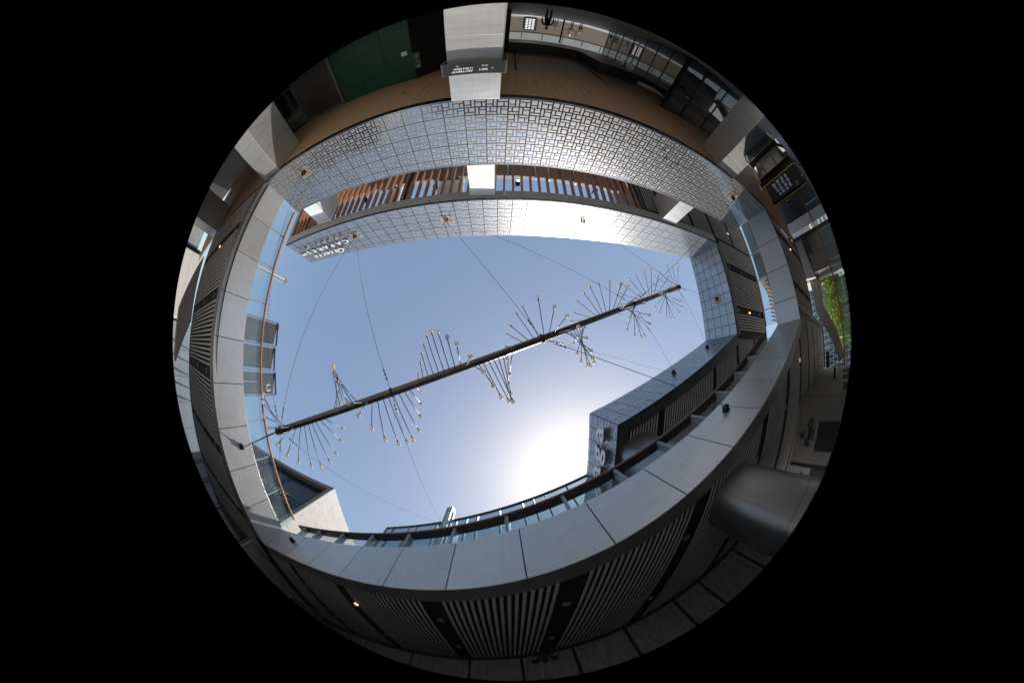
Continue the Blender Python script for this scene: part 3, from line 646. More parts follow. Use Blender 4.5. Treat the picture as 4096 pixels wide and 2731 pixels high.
cable(CP[0], aS1, nS, 'thin cable from the low pole end to the left end of the long shaded fascia')
cable(CP[0], aB, nS, 'long faint cable from the low pole end to the glass parapet by the light post', .004)
cable(CP[1], aN2 + Vector((.03, .0, 0)), nN, 'cable from the first clamp of the pole to the roof tile beside the white letters', bracket=False)
cable(CP[1], aB + Vector((.05, 0, 0)), nS, 'cable from the first clamp of the pole to the glass parapet by the light post', .005, bracket=False)
cable(CP[2], aN3, nN, 'cable from the middle clamp to the tarnished centre tile of the sunlit roof band', plate=True)
cable(CP[2], aS3 + Vector((0, 0, -.04)), nS, 'thin cable from the middle clamp to the shaded roof band', .004, bracket=False)
cable(CP[2], aS2, nS, 'thicker cable from the middle clamp to the long shaded fascia beyond the roof end', .008)
cable(CP[3], aN3 + Vector((.04, 0, 0)), nN, 'long cable from the fourth clamp to the tarnished centre tile of the sunlit roof band', bracket=False)
cable(CP[3], aN5, nN, 'cable from the fourth clamp to the tarnished right end tile of the tiled parapet', plate=True)
cable(CP[3], aS3, nS, 'cable from the fourth clamp to the lower bracket on the shaded roof band')
cable(CP[4], aN4, nN, 'cable from the high pole end to the tile in the glaring sunlit roof band', plate=True)
cable(CP[4], aE, nE, 'short cable from the high pole end to the tile on the narrow shaded roof band', plate=True)
cable(CP[4], aS4, nS, 'cable from the high pole end to the upper bracket on the shaded roof band')

# ------------------------------------------------------------------ lettering on the building
M['bigside'] = MAT('letter_return', (.16, .15, .14), .4, .5, .1)
X = Vector((1, 0, 0)); Y = Vector((0, 1, 0))
def letters(name, txt, W, sgn, x0, x1, z, size, depth, mat, label, off=.10, shear=0, bold=0, alongx=True, xs=1.0):
    """spread single letters along a wall; each letter is a part, standing off on studs"""
    p = W.P((W.sx(x0) if alongx else W.sy(x0)), z, -off); t = thing(name, p, label, 'sign letters')
    r = W.u * sgn; n = len(txt.replace(' ', '')); L = abs(x1 - x0); st = L / max(1, len(txt) - 1)
    for i, ch in enumerate(txt):
        if ch == ' ': continue
        text_mesh('letter', ch, p + r * (st * i), r, Z, size, depth, mat, t, 'CENTER', shear, bold, xs)
    return t
rN = RN.u * -1
for tx, sz, x0, x1, z, lb in (('CAPARESH', .47, -7.75, -11.2, 8.26, 'white raised capital letters on the sunlit roof band'), ('Osteria', .62, -8.5, -10.5, 8.90, 'white raised script word above the capital letters on the sunlit roof band')):
    ln = thing('shop_letters', RN.P(RN.sx((x0 + x1) / 2), z, -.15), lb, 'sign letters')
    for i, ch in enumerate(tx):
        x = x0 + (x1 - x0) * i / (len(tx) - 1)
        pp = RN.P(RN.sx(x), z, -.26)
        text_mesh('letter', ch, pp, RN.u * -1, Z, sz, .012, M['white'], ln, 'CENTER', .3 if tx[0] == 'O' else 0, .0035)
        text_mesh('letter_return', ch, pp + RN.n * .06, RN.u * -1, Z, sz, .09, M['bigside'], ln, 'CENTER', .3 if tx[0] == 'O' else 0, .003)
    for i in range(4): MB().tube([RN.P(RN.sx(x0 + (x1 - x0) * (i + .5) / 4), z + .12, 0), RN.P(RN.sx(x0 + (x1 - x0) * (i + .5) / 4), z + .12, -.12)], .012, 6).build('stud', M['chrome'], ln)
# big letters on the end of the roof
M['biggrey'] = MAT('pale_letter_face', (.8, .8, .8), .4, .1, .03)
gg = thing('big_letters', (4.0, 3.6, 8.2), 'large pale round letters gaga on the narrow shaded end of the high roof', 'sign letters')
ru = -RX.u
for ch, y in zip('gaga', (5.02, 4.14, 3.34, 2.48)):
    b = RX.P(RX.sy(y) , 8.02, -.20)
    text_mesh('letter', ch, b, ru, Z, 1.34, .03, M['biggrey'], gg, 'CENTER', 0, .02, 1.1)
    text_mesh('letter_return', ch, b + RX.n * .06, ru, Z, 1.34, .10, M['bigside'], gg, 'CENTER', 0, .019, 1.1)
# ------------------------------------------------------------------ north side behind the columns
gw = thing('green_panel_wall', (-5.4, -11.0, FL), 'deep green panelled wall under the brown ceiling, left of the white column', 'wall')
WG = Wall((-7.27, -11.08), (-3.66, -10.90), -1)
if WG.n.y > 0: WG.n = -WG.n
m = MB()
for i in range(3):
    for j_ in range(5): m.wbox(WG, i * WG.L / 3 + .006, (i + 1) * WG.L / 3 - .006, FL + j_ * .84 + .006, FL + (j_ + 1) * .84 - .006, 0, .06)
m.build('panel', M['green'], gw); MB().wbox(WG, 0, WG.L, FL, ZS + .01, .065, .4).build('core', M['joint'], gw)
nt_ = thing('notice_plate', WG.P(3.38, .92, -.01), 'small white notice with a black mark on the green wall', 'notice')
MB().wbox(WG, 3.17, 3.40, .80, 1.04, -.015, 0).build('plate', M['white'], nt_)
MB().prism([WG.P(3.21, .92, -.018), WG.P(3.285, .935, -.018), WG.P(3.36, .92, -.018), WG.P(3.285, .895, -.018)], WG.n * -.004).build('print', M['black'], nt_)
MB().wbox(WG, 3.22, 3.36, .99, 1.0, -.019, -.016).wbox(WG, 3.22, 3.36, .965, .975, -.019, -.016).build('print', M['sign'], nt_)
# dark return wall beside it
dw = thing('dark_wall', (-2, -14, FL), 'nearly black wall between the green panels and the white column', 'wall')
WD = Wall((-3.62, -10.95), (-.1, -18.4), -1)
MB().wbox(WD, 0, WD.L, FL, ZS + .01, 0, .3).build('panel', M['black'], dw)
tr = MB()
for a, z, s in ((1.2, .35, 1), (2.0, .75, -1), (2.6, .2, 1), (3.6, .55, -1), (1.0, 1.3, -1), (4.6, .3, 1)):
    n_ = -1 if WD.n.x > 0 else 1
    P_ = lambda aa, zz: WD.P(aa, zz, 0) + Vector((.012, .006, 0)) * (1)
    tr.prism([P_(a, z), P_(a + .10, z + .2 * s), P_(a + .13, z)], Vector((.004, .002, 0)))
tr.build('print', M['sign'], dw)
s3 = thing('direction_sign', (-3.5, -10.82, 1.5), 'narrow grey sign reading S3 hanging at the edge of the green wall', 'sign')
MB().box(-3.65, -3.37, -10.86, -10.82, 1.02, 2.0).build('panel', M['signgrey'], s3)
text_mesh('print', 'S3', (-3.42, -10.812, 1.80), -X, Z, .14, .004, M['white'], s3)
text_mesh('print', 'P', (-3.465, -10.812, 1.20), -X, Z, .12, .004, M['offwhite'], s3)
m = MB(); m.tube([(-3.51 + .075 * math.cos(a), -10.812, 1.24 + .075 * math.sin(a)) for a in [i * math.pi / 10 for i in range(21)]], .005, 4, False)
m.tube([(-3.56 + .0, -10.812, 1.10), (-3.50, -10.812, 1.14), (-3.44, -10.812, 1.10)], .006, 4); m.build('print', M['offwhite'], s3)
m = MB(); m.tube([(-3.5, -10.812, 1.66), (-3.5, -10.812, 1.50)], .006, 4); m.tube([(-3.55, -10.812, 1.56), (-3.5, -10.812, 1.50), (-3.45, -10.812, 1.56)], .006, 4); m.build('print', M['goldline'], s3)
# louvred wall and glass shop on its left
lw = thing('louvred_wall', (-9, -11.5, FL), 'dark grey wall of horizontal metal louvres, left of the green wall', 'wall')
WL = Wall((-7.36, -11.12), (-10.55, -11.92), 1)
if WL.n.y > 0: WL.n = -WL.n
m = MB()
for i in range(24):
    z = FL + .1 + i * .172
    m.hexa([WL.P(.18, z, .0), WL.P(WL.L - .02, z, .0), WL.P(WL.L - .02, z - .02, .12), WL.P(.18, z - .02, .12), WL.P(.18, z + .11, .01), WL.P(WL.L - .02, z + .11, .01), WL.P(WL.L - .02, z + .06, .13), WL.P(.18, z + .06, .13)])
m.build('louvre', M['louvregrey'], lw)
MB().wbox(WL, 0, .17, FL, ZS, -.03, .16).wbox(WL, WL.L - .0, WL.L + .12, FL, ZS, -.0, .16).wbox(WL, .18, WL.L, 2.46, 2.58, .0, .16).build('frame', M['framemetal'], lw)
MB().wbox(WL, .0, WL.L, FL, ZS, .2, .3).build('core', M['black'], lw)
sh = thing('glass_shopfront', (-11.6, -11.5, FL), 'corner shopfront of dark glass behind the left metal column', 'shopfront')
WK = Wall((-10.6, -11.9), (-12.6, -11.15), 1)
if WK.n.y > 0: WK.n = -WK.n
for a, b in ((0, .95), (.98, 2.1)): MB().wbox(WK, a, b, FL + .1, 2.5, 0, .02).build('pane', M['glassdark'], sh)
MB().wbox(WK, .95, .98, FL, ZS, -.02, .06).wbox(WK, 0, 2.13, 2.5, ZS, -.02, .06).wbox(WK, 0, 2.13, 1.85, 1.89, -.0, .04).build('mullion', M['blackframe'], sh)
MB().wbox(WK, 0, 2.1, FL, 2.3, 1.6, 1.7).build('rear_wall', M['brownwall'], sh); MB().wbox(WK, .5, 1.2, .2, 1.5, 1.5, 1.58).build('display_panel', M['palestone'], sh)
ltn = thing('wire_pendant', (-11.2, -10.95, .2), 'round copper wire pendant in front of the corner shopfront', 'pendant lamp')
m = MB()
for k_ in range(6):
    a0 = k_ * math.pi / 6; m.tube([Vector((-11.2, -10.95, .38)) + Vector((math.cos(a0) * math.cos(b), math.sin(a0) * math.cos(b), math.sin(b))) * .16 for b in [i * math.pi / 8 for i in range(17)]], .006, 4, False)
m.build('wire_ball', M['copper'], ltn); MB().ball((-11.2, -10.95, .38), .07, 10, 6).build('bulb', M['cream'], ltn); MB().tube([(-11.2, -10.95, .54), (-11.2, -10.95, ZS)], .005, 4).build('cord', M['black'], ltn)

# passage going back: dropped ceiling, glazing on its right
bk = thing('dropped_ceiling', (3, -18, 1.75), 'dark grey dropped ceiling box at the far end of the passage', 'ceiling')
MB().prism([(-2.5, -18.55, 1.75), (4.35, -18.6, 1.75), (4.48, -14.25, 1.75), (7.0, -14.6, 1.75), (7.0, -22.8, 1.75), (-2.5, -22.8, 1.75)], (0, 0, .9)).build('box', M['darkmetal'], bk)
pw = thing('dark_wall', (-.4, -21, FL), 'black wall on the left of the far passage', 'wall'); MB().box(-.6, -.25, -22.8, -18.4, FL, 1.75).build('panel', M['black'], pw)
def glazing(W, s0, s1, muls, zt, trans, label, mw=.05, back=None, lower=None):
    g = thing('glass_shopfront', W.P((s0 + s1) / 2, FL, 0), label, 'shopfront')
    e = [s0] + list(muls) + [s1]
    for a, b in zip(e, e[1:]): MB().wbox(W, a + mw / 2, b - mw / 2, FL + .08, zt - .06, .02, .035).build('pane', M['glassdark'], g)
    for p in e: MB().wbox(W, p - mw / 2, p + mw / 2, FL, zt, 0, .12).build('mullion', M['blackframe'], g)
    m = MB(); m.wbox(W, s0, s1, zt - .06, zt, -.012, .10); m.wbox(W, s0, s1, FL, FL + .08, -.012, .10)
    for t_ in trans: m.wbox(W, s0, s1, t_ - .025, t_ + .025, -.012, .09)
    m.build('transom', M['blackframe'], g)
    return g
WP = Wall((7.02, -11.2), (7.1, -22.8), 1)
if WP.n.x < 0: WP.n = -WP.n
glazing(WP, 0, WP.L, [1.5, 3.0, 4.6, 6.4, 8.4, 10.2], 1.9, [1.2], 'tall dark glass screen along the right side of the passage', .09)
WQ = Wall((7.02, -11.2), (12.9, -11.9), 1)
if WQ.n.y > 0: WQ.n = -WQ.n
glazing(WQ, 0, WQ.L, [1.25, 2.95, 4.1], ZS + .02, [1.45, 2.38], 'black framed glass shopfront facing the courtyard beside the dark column side', .10)
ip = thing('shop_interior', (9.5, -14, FL), 'dim brown interior of the shop seen through its black framed glass', 'shop interior')
MB().box(7.3, 16, -16.1, -16, FL, 2.4).build('rear_wall', M['brownwall'], ip)
MB().prism([(8.2, -15.9, 1.2), (9.0, -15.9, 1.5), (11.3, -15.9, .8), (8.2, -15.9, .9)], (0, .05, 0)).build('reflection_wedge', M['offwhite'], ip)  # pale wedge painted in as a reflection in the shop glass
for x, h in ((8.4, 1.5), (9.5, 1.2), (10.6, 1.9)): MB().box(x, x + .5, -14.8, -14.4, FL, FL + h).build('display_rack', M['blackframe'], ip)
# far facade across the passage end
ff = thing('far_facade', (3, -30, FL), 'taupe wall with a glass rail on top, seen at the far end of the passage', 'building')
MB().box(-14, 26, -31, -30, -6.6, 1.05).build('wall', M['brownwall'], ff); MB().box(-14, 26, -32.4, -32.2, 1.05, 6).build('upper_wall', M['stone'], ff)
MB().box(-14, 26, -30.1, -29.95, 1.05, 1.18).build('rail_band', M['gold'], ff); MB().box(-14, 26, -30.03, -30.0, 1.18, 2.15).build('glass_rail', M['glass'], ff)
for i in range(20): MB().box(-13 + i * 2, -12.95 + i * 2, -30.0, -29.93, 1.18, 2.2).build('rail_post', M['blackframe'], ff)
MB().box(-14, 26, -29.98, -29.9, FL, FL + .18).build('white_kerb', M['concrete'], ff)
db = thing('display_board', (1.6, -29.8, -.4), 'black display board with rows of white cards on the far taupe wall', 'board')
MB().box(1.15, 2.3, -29.89, -29.8, -1.35, .75).build('board', M['sign'], db); m = MB()
for i in range(7):
    for j_ in range(3): m.box(1.24 + j_ * .3, 1.46 + j_ * .3, -29.795, -29.78, -1.2 + i * .26, -1.02 + i * .26)
m.build('card', M['white'], db)
db2 = thing('lit_sign', (5.6, -29.8, .4), 'glowing white numeral two in a thin outlined frame on the far taupe wall', 'sign')
text_mesh('numeral', '2', (5.75, -29.8, .45), -X, Z, .5, .02, M['white'], db2); m = MB(); m.box(4.9, 6.3, -29.88, -29.84, .0, .03); m.box(4.9, 4.93, -29.88, -29.84, .03, 1.0); m.box(6.27, 6.3, -29.88, -29.84, .03, 1.0); m.build('outline', M['gold'], db2)
pl = thing('black_post', (3.9, -24.5, FL), 'thin black post standing at the far end of the passage', 'post'); MB().box(3.85, 3.97, -24.5, -24.4, FL, 1.75).build('post', M['blackframe'], pl); MB().box(3.80, 4.02, -24.55, -24.35, FL, FL + .05).build('base', M['blackframe'], pl)

# ------------------------------------------------------------------ people (one continuous body each)
def person(x, y, rz, h, label, top, legs, pose=0):
    t = thing('person', (x, y, FL), label, 'person', None)
    s = h / 1.75; J = {}
    V_ = [('pel', 0, 0, .93, .13, .10), ('wai', 0, 0, 1.08, .125, .09), ('che', 0, .01, 1.30, .16, .10), ('nec', 0, .0, 1.46, .055, .055), ('hd0', 0, .015, 1.56, .062, .07), ('hd1', 0, .02, 1.64, .075, .09), ('hd2', 0, .01, 1.72, .055, .065)]
    E_ = [(0, 1), (1, 2), (2, 3), (3, 4), (4, 5), (5, 6)]
    def add(par, *q):
        V_.append(q); E_.append((par, len(V_) - 1)); return len(V_) - 1
    for sd in (-1, 1):
        sw = .06 * sd * pose
        a = add(0, 'hip', .09 * sd, 0, .88, .095, .095); a = add(a, 'kne', .10 * sd, .02 + sw, .48, .06, .06); a = add(a, 'ank', .10 * sd, -.02 + sw * 2, .09, .042, .042); add(a, 'toe', .11 * sd, .14 + sw * 2, .035, .035, .03)
        a = add(2, 'sho', .18 * sd, 0, 1.38, .055, .055); a = add(a, 'elb', .245 * sd, .0 - sw, 1.10, .042, .042); a = add(a, 'wri', .24 * sd, .10 - sw + .1 * pose, .90, .028, .028)
        hnd = add(a, 'plm', .235 * sd, .13 - sw + .1 * pose, .84, .028, .036)
        for f, (dy, ln, rr) in enumerate(((-.03, .075, .009), (-.01, .085, .009), (.012, .08, .009), (.032, .065, .008))):
            k = add(hnd, 'f', .235 * sd + .0, .135 - sw + .1 * pose + dy, .80, rr, rr); add(k, 'g', .222 * sd, .145 - sw + .1 * pose + dy, .80 - ln, rr * .8, rr * .8)
        k = add(hnd, 'tb', .205 * sd, .165 - sw + .1 * pose, .83, .011, .011); add(k, 'tc', .20 * sd, .18 - sw + .1 * pose, .785, .009, .009)
    me = bpy.data.meshes.new('body'); me.from_pydata([(a[1] * s, a[2] * s, a[3] * s) for a in V_], E_, []); o = bpy.data.objects.new('body', me); COL.objects.link(o)
    md = o.modifiers.new('skin', 'SKIN')
    for i, a in enumerate(V_): me.skin_vertices[0].data[i].radius = (a[4] * s, a[5] * s)
    me.skin_vertices[0].data[0].use_root = True
    o.modifiers.new('sub', 'SUBSURF').levels = 1
    bpy.context.view_layer.update(); m2 = bpy.data.meshes.new_from_object(o.evaluated_get(bpy.context.evaluated_depsgraph_get())); o.modifiers.clear(); o.data = m2
    m2.materials.clear()
    for q in (top, legs, M['skin'], M['hair']): m2.materials.append(q)
    for p in m2.polygons:
        c = p.center / s; p.use_smooth = True
        p.material_index = 2 if (c.z > 1.47 or (abs(c.x) > .19 and c.z < .90 and c.z > .6)) else (0 if c.z > .93 or abs(c.x) > .2 else 1)
        if c.z < .075: p.material_index = 3
    o.parent = t; t.rotation_euler = (0, 0, rz)
    hm = MB(); hm.ball((0, -.012 * s, 1.665 * s), .098 * s, 14, 10, (.86, 1.02, 1.0)); ho = hm.build('hair', M['hair']); ho.parent = t
    for q in list(ho.data.vertices):
        if q.co.y > .045 * s and q.co.z < 1.70 * s: q.co.y = .045 * s; q.co.z = max(q.co.z, 1.62 * s)
    for sd in (-1, 1): e_ = MB().ball((sd * .028 * s, .098 * s, 1.645 * s), .009 * s, 6, 4).build('eye', M['hair']); e_.parent = t
    nm_ = MB(); nm_.ball((0, .108 * s, 1.615 * s), .014 * s, 6, 4, (.8, 1, 1.4)); n_ = nm_.build('nose', M['skin']); n_.parent = t
    mm = MB(); mm.box(-.02 * s, .02 * s, .088 * s, .098 * s, 1.573 * s, 1.58 * s); x_ = mm.build('mouth', M['rust']); x_.parent = t
    for sd in (-1, 1): y_ = MB().ball((sd * .08 * s, .01 * s, 1.63 * s), .016 * s, 6, 4, (.5, 1, 1.5)).build('ear', M['skin']); y_.parent = t
    return t
person(1.55, -14.2, math.pi * .05, 1.74, 'person in a dark jacket over a grey top standing nearest in the passage', M['cloth'], M['clothgrey'], 1)
person(3.75, -27.5, math.pi * .9, 1.66, 'small distant person in dark blue clothes left of the thin black post', M['clothblue'], M['cloth'], 1)
person(5.05, -27.0, -.4, 1.72, 'distant person in black right of the thin black post', M['cloth'], M['cloth'], 0)
person(5.75, -26.6, .5, 1.70, 'distant person in grey by the glowing numeral', M['clothgrey'], M['cloth'], 1)

# ------------------------------------------------------------------ signs
# dark sign wrapped round the white column
cs = thing('column_sign', (-.77, -6.2, 1.4), 'dark wraparound sign with three lines of shop names on the broad pale column', 'sign')
sx0, sx1, syf = -1.50, -.03, -6.22
MB().box(sx0 + .04, sx1 - .04, syf - .03, syf, 1.21, 1.62).build('front_panel', M['sign'], cs, .01)
m = MB(); m.box(sx0, sx0 + .04, -7.9, syf - .002, 1.2, 1.63); m.box(sx1 - .04, sx1, -7.9, syf - .002, 1.2, 1.63); m.box(sx0 + .04, sx1 - .04, -6.42, syf - .031, 1.60, 1.615); m.build('side_panel', M['signgrey'], cs, .008)
m = MB(); m.box(sx0 - .002, sx0 + .006, -7.9, syf - .01, 1.196, 1.206); m.box(sx1 - .006, sx1 + .002, -7.9, syf - .01, 1.196, 1.206); m.build('gold_edge', M['goldline'], cs)
yf = syf + .004
text_mesh('print', "ARC'TERYX", (-.78, yf, 1.475), -X, Z, .088, .003, M['white'], cs, bold=.001)
text_mesh('print', 'i.t blue block', (-.78, yf, 1.395), -X, Z, .082, .003, M['white'], cs, bold=.001)
text_mesh('print', 'EXI.T', (-.455, yf, 1.45), -X, Z, .085, .003, M['white'], cs, bold=.001)
m = MB()
for cx_, cz in ((-1.125, 1.325), (-.475, 1.355), (-.55, 1.355)):
    m.tube([(cx_ + .028 * math.cos(a), yf, cz + .028 * math.sin(a)) for a in [i * math.pi / 8 for i in range(17)]], .003, 4, False); m.ball((cx_, yf, cz + .008), .007, 6, 4); m.box(cx_ - .006, cx_ + .006, yf - .002, yf + .002, cz - .018, cz)
m.build('print', M['offwhite'], cs)
m = MB(); m.tube([(-1.25, yf, 1.44), (-1.25, yf, 1.54)], .005, 4); m.tube([(-1.295, yf, 1.49), (-1.25, yf, 1.54), (-1.205, yf, 1.49)], .005, 4)
m.tube([(-.42, yf, 1.43), (-.31, yf, 1.43)], .005, 4); m.tube([(-.355, yf, 1.385), (-.31, yf, 1.43), (-.355, yf, 1.475)], .005, 4); m.build('print', M['goldline'], cs)

def board(name, c, ang, wd, z0, z1, label, mat, edge, side='n', tilt=0.0, rich=None):
    """outlined sign board: panel held in a thin rounded frame that kinks inwards at the foot"""
    c = Vector(c); u = Vector((math.cos(ang), math.sin(ang), 0)); n_ = u.cross(Z)
    t = thing(name, (c.x, c.y, z0), label, 'sign board')
    P_ = lambda a, z, o=0: c + u * a + Z * z + n_ * o
    h = wd / 2; lean = .10
    MB().hexa([P_(-h + .07, z0 + .25, -.02), P_(h - .07, z0 + .25, -.02), P_(h - .07, z0 + .25, .02), P_(-h + .07, z0 + .25, .02), P_(-h + .07, z1 - .04, -.02), P_(h - .07, z1 - .22, -.02), P_(h - .07, z1 - .22, .02), P_(-h + .07, z1 - .04, .02)]).build('panel', mat, t)
    out = [(-h, z0 + .18), (-h, z1 - .06), (-h + .05, z1), (h - .05, z1), (h, z1 - .06), (h, z0 + .3), (h - .05, z0 + .2), (h * .2, z0)]
    m = MB(); g = MB()
    for a, b in zip(out, out[1:]):
        pa, pb = Vector(P_(*a)), Vector(P_(*b)); dv = (pb - pa).normalized(); q = dv.cross(n_)
        m.obox((pa + pb) / 2, dv, n_, q, (pb - pa).length / 2 + .004, .075, .012); g.obox((pa + pb) / 2 + n_ * .078, dv, n_, q, (pb - pa).length / 2, .004, .013)
    m.build('frame', M['blackframe'], t); g.build('gold_edge', edge, t)
    return t, P_, u, n_
lab3 = ['upper one of the three plain outlined boards behind the glass rail', 'middle one of the three plain outlined boards behind the glass rail', 'outlined board marked L3, lowest of the three behind the glass rail']
for k_, yc in enumerate((-1.13, -.02, 1.10)):
    t, P_, u, n_ = board('sign_board', (-10.42, yc, 0), math.pi / 2, 1.06, 4.45, 7.05 if k_ != 1 else 6.97, lab3[k_], M['signgrey'], M['capstone'])
    if k_ == 2: text_mesh('print', 'L3', P_(.02, 6.40, .03), u, Z, .37, .006, M['white'], t)
p3 = [((8.2, -6.55), -.0), ((8.05, -5.65), 0), ((7.3, -4.3), 0)]
lab2 = ['map board with a street plan, next to the metal column', 'directory board crowded with small pictures between yellow lines', 'map board marked L2 with a grey floor plan, nearest the bright corner fascia']
segs = [((8.75, -7.30), (7.72, -5.90)), ((8.50, -6.38), (7.50, -5.00)), ((6.83, -4.42), (7.80, -4.28))]
for k_, (pa, pb) in enumerate(segs):
    a = math.atan2(pb[1] - pa[1], pb[0] - pa[0]); wd = math.hypot(pb[0] - pa[0], pb[1] - pa[1]); c = ((pa[0] + pb[0]) / 2, (pa[1] + pb[1]) / 2, 0)
    # print side faces the camera
    nx = math.sin(a), -math.cos(a)
    if nx[0] * -c[0] + nx[1] * -c[1] < 0: a += math.pi
    t, P_, u, n_ = board('sign_board', c, a, wd, -.95, 1.18, lab2[k_], M['sign'], M['goldline'])
    m = MB()
    def rect(mm, x0, x1, z0, z1, o=.024): mm.hexa([P_(x0, z0, o), P_(x1, z0, o), P_(x1, z0, o + .003), P_(x0, z0, o + .003), P_(x0, z1, o), P_(x1, z1, o), P_(x1, z1, o + .003), P_(x0, z1, o + .003)])
    h = wd / 2 - .12; rnd = random.Random(k_ + 3)
    if k_ == 0:
        for i in range(5):
            for j_ in range(7): rect(m, -h + j_ * .15, -h + j_ * .15 + rnd.uniform(.04, .12), .35 - i * .13, .35 - i * .13 + rnd.uniform(.03, .10))
        for i in range(6): rect(m, -h + .05, h - .1, .5 + i * .06, .504 + i * .06)
        m.build('map_print', M['signgrey'], t)
    elif k_ == 1:
        pm_ = MB()
        for z0, z1 in ((.0, .62), (-.45, -.08)): rect(pm_, -h, h, z0, z1)
        pm_.build('picture_print', M['poster'], t)
        for z in (.66, -.04, -.5): rect(m, -h - .02, h + .02, z, z + .025, .027)
        m.build('yellow_line', M['goldline'], t); m = MB()
        for i in range(3): rect(m, -h, -h + .5, .74 + i * .05, .755 + i * .05)
        m.build('text_line', M['offwhite'], t)
    else:
        for (x, z, w_, hh) in [(-.3, .55, .12, .10), (-.12, .56, .1, .12), (.02, .58, .16, .09), (.2, .55, .09, .15), (-.3, .35, .15, .12), (-.1, .34, .09, .16), (.04, .36, .12, .10), (.2, .32, .13, .14), (-.28, .12, .10, .14), (-.13, .1, .17, .13), (.08, .12, .08, .14), (.2, .1, .14, .12), (-.26, -.1, .2, .12), (0, -.12, .12, .14), (.16, -.1, .16, .1)]: rect(m, x, x + w_, z, z + hh)
        m.build('floor_plan', M['offwhite'], t)
        text_mesh('print', 'L2', P_(-.38, -.42, .03), u, Z, .20, .004, M['offwhite'], t)

# coffee shop letters on the stone wall, arrow emblem
st = thing('stone_wall', (12, 3.4, FL), 'dark taupe stone wall with the coffee shop letters', 'wall')
WC = Wall((11.85, 1.90), (12.25, 4.80), 1)
if WC.n.x < 0: WC.n = -WC.n
m = MB(); m.wbox(WC, 0, 1.45, FL, ZS + .01, 0, .3); m.wbox(WC, 1.456, WC.L, FL, ZS + .01, 0, .3); m.build('cladding', M['stone'], st)
MB().wbox(WC, 1.0, 2.3, -.6, 1.18, -.012, .0).build('window', M['black'], st)
P0 = WC.P(2.12, 1.56, -.06); rr = -WC.u
pt = thing('coffee_letters', P0, "raised dark letters Peet's COFFEE with a small square emblem on the stone wall", 'sign letters')
M['darkletter'] = MAT('dark_letter_face', (.02, .02, .022), .4, .2); M['palereturn'] = MAT('pale_letter_edge', (.30, .30, .31), .4, .2)
for tx, dz, ds, sz in (("Peet's", 0, 0, .52), ('COFFEE', -.16, .32, .13)):
    text_mesh('letter', tx, P0 + rr * ds + Z * dz, rr, Z, sz, .03, M['darkletter'], pt, bold=.004); text_mesh('letter_edge', tx, P0 + rr * ds + Z * dz + WC.n * .035, rr, Z, sz, .03, M['palereturn'], pt, bold=.012)
e0 = P0 + rr * .35 + Z * .50
MB().obox(e0 + Z * .0 + rr * .12, rr, Z, -WC.n, .12, .05, .02).build('emblem', M['darkletter'], pt); text_mesh('emblem', 'P', e0 + rr * .03 + Z * .05, rr, Z, .26, .04, M['darkletter'], pt, bold=.012); text_mesh('letter_edge', 'P', e0 + rr * .03 + Z * .05 + WC.n * .035, rr, Z, .26, .03, M['palereturn'], pt, bold=.02)
s2 = thing('stone_wall', (12.6, 5.5, FL), 'short dark stone wall just beyond a black gap, partly behind the big rounded column', 'wall')
WC2 = Wall((12.25, 4.98), (12.9, 6.3), 1)
if WC2.n.x < 0: WC2.n = -WC2.n
MB().wbox(WC2, 0, WC2.L, FL, ZS + .01, 0, .3).build('cladding', M['stone'], s2); MB().wbox(WC2, 0, WC2.L, -.5, 1.0, -.012, 0).build('window', M['black'], s2)
l2_ = thing('coffee_letters', WC2.P(.6, 1.6, -.06), 'partly hidden raised letters on the short stone wall beside the big rounded column', 'sign letters')
text_mesh('letter', "Peet's", WC2.P(1.35, 1.5, -.06), -WC2.u, Z, .42, .03, M['darkletter'], l2_, bold=.004); text_mesh('letter_edge', "Peet's", WC2.P(1.35, 1.5, -.025), -WC2.u, Z, .42, .03, M['palereturn'], l2_, bold=.011)
s4 = thing('stone_wall', (19, 1.9, FL), 'taupe stone shop wall running away under the end of the long shaded soffit', 'wall')
m = MB()
for i in range(8): m.box(11.9 + i * 1.98 + .006, 11.9 + (i + 1) * 1.98 - .006, 1.86, 2.16, -.2, ZS + .01)
for i in range(8):
    if i % 2 == 0: m.box(11.9 + i * 1.98, 11.9 + (i + 1) * 1.98 - .6, 1.87, 2.17, FL, -.206)
m.build('cladding', M['stone'], s4); MB().box(12, 27.7, 2.2, 2.3, FL, ZS).build('shop_glass', M['black'], s4)
MB().box(17.5, 20.5, 1.2, 1.84, .55, .75).build('awning', M['blackframe'], s4)
hs = thing('hanging_sign', (20.6, .9, 1.3), 'small dark hanging sign with round marks at the end of the shaded soffit', 'sign')
MB().box(20.5, 20.6, .3, 1.35, 1.35, 1.75).build('panel', M['sign'], hs); MB().box(20.53, 20.57, .4, .43, 1.75, ZS + .1).box(20.53, 20.57, 1.2, 1.23, 1.75, ZS + .1).build('hanger', M['blackframe'], hs)
m = MB()
for i in range(3): m.ball((20.49, .55 + i * .28, 1.55), .06, 8, 6, (.2, 1, 1))
m.build('print', M['offwhite'], hs)
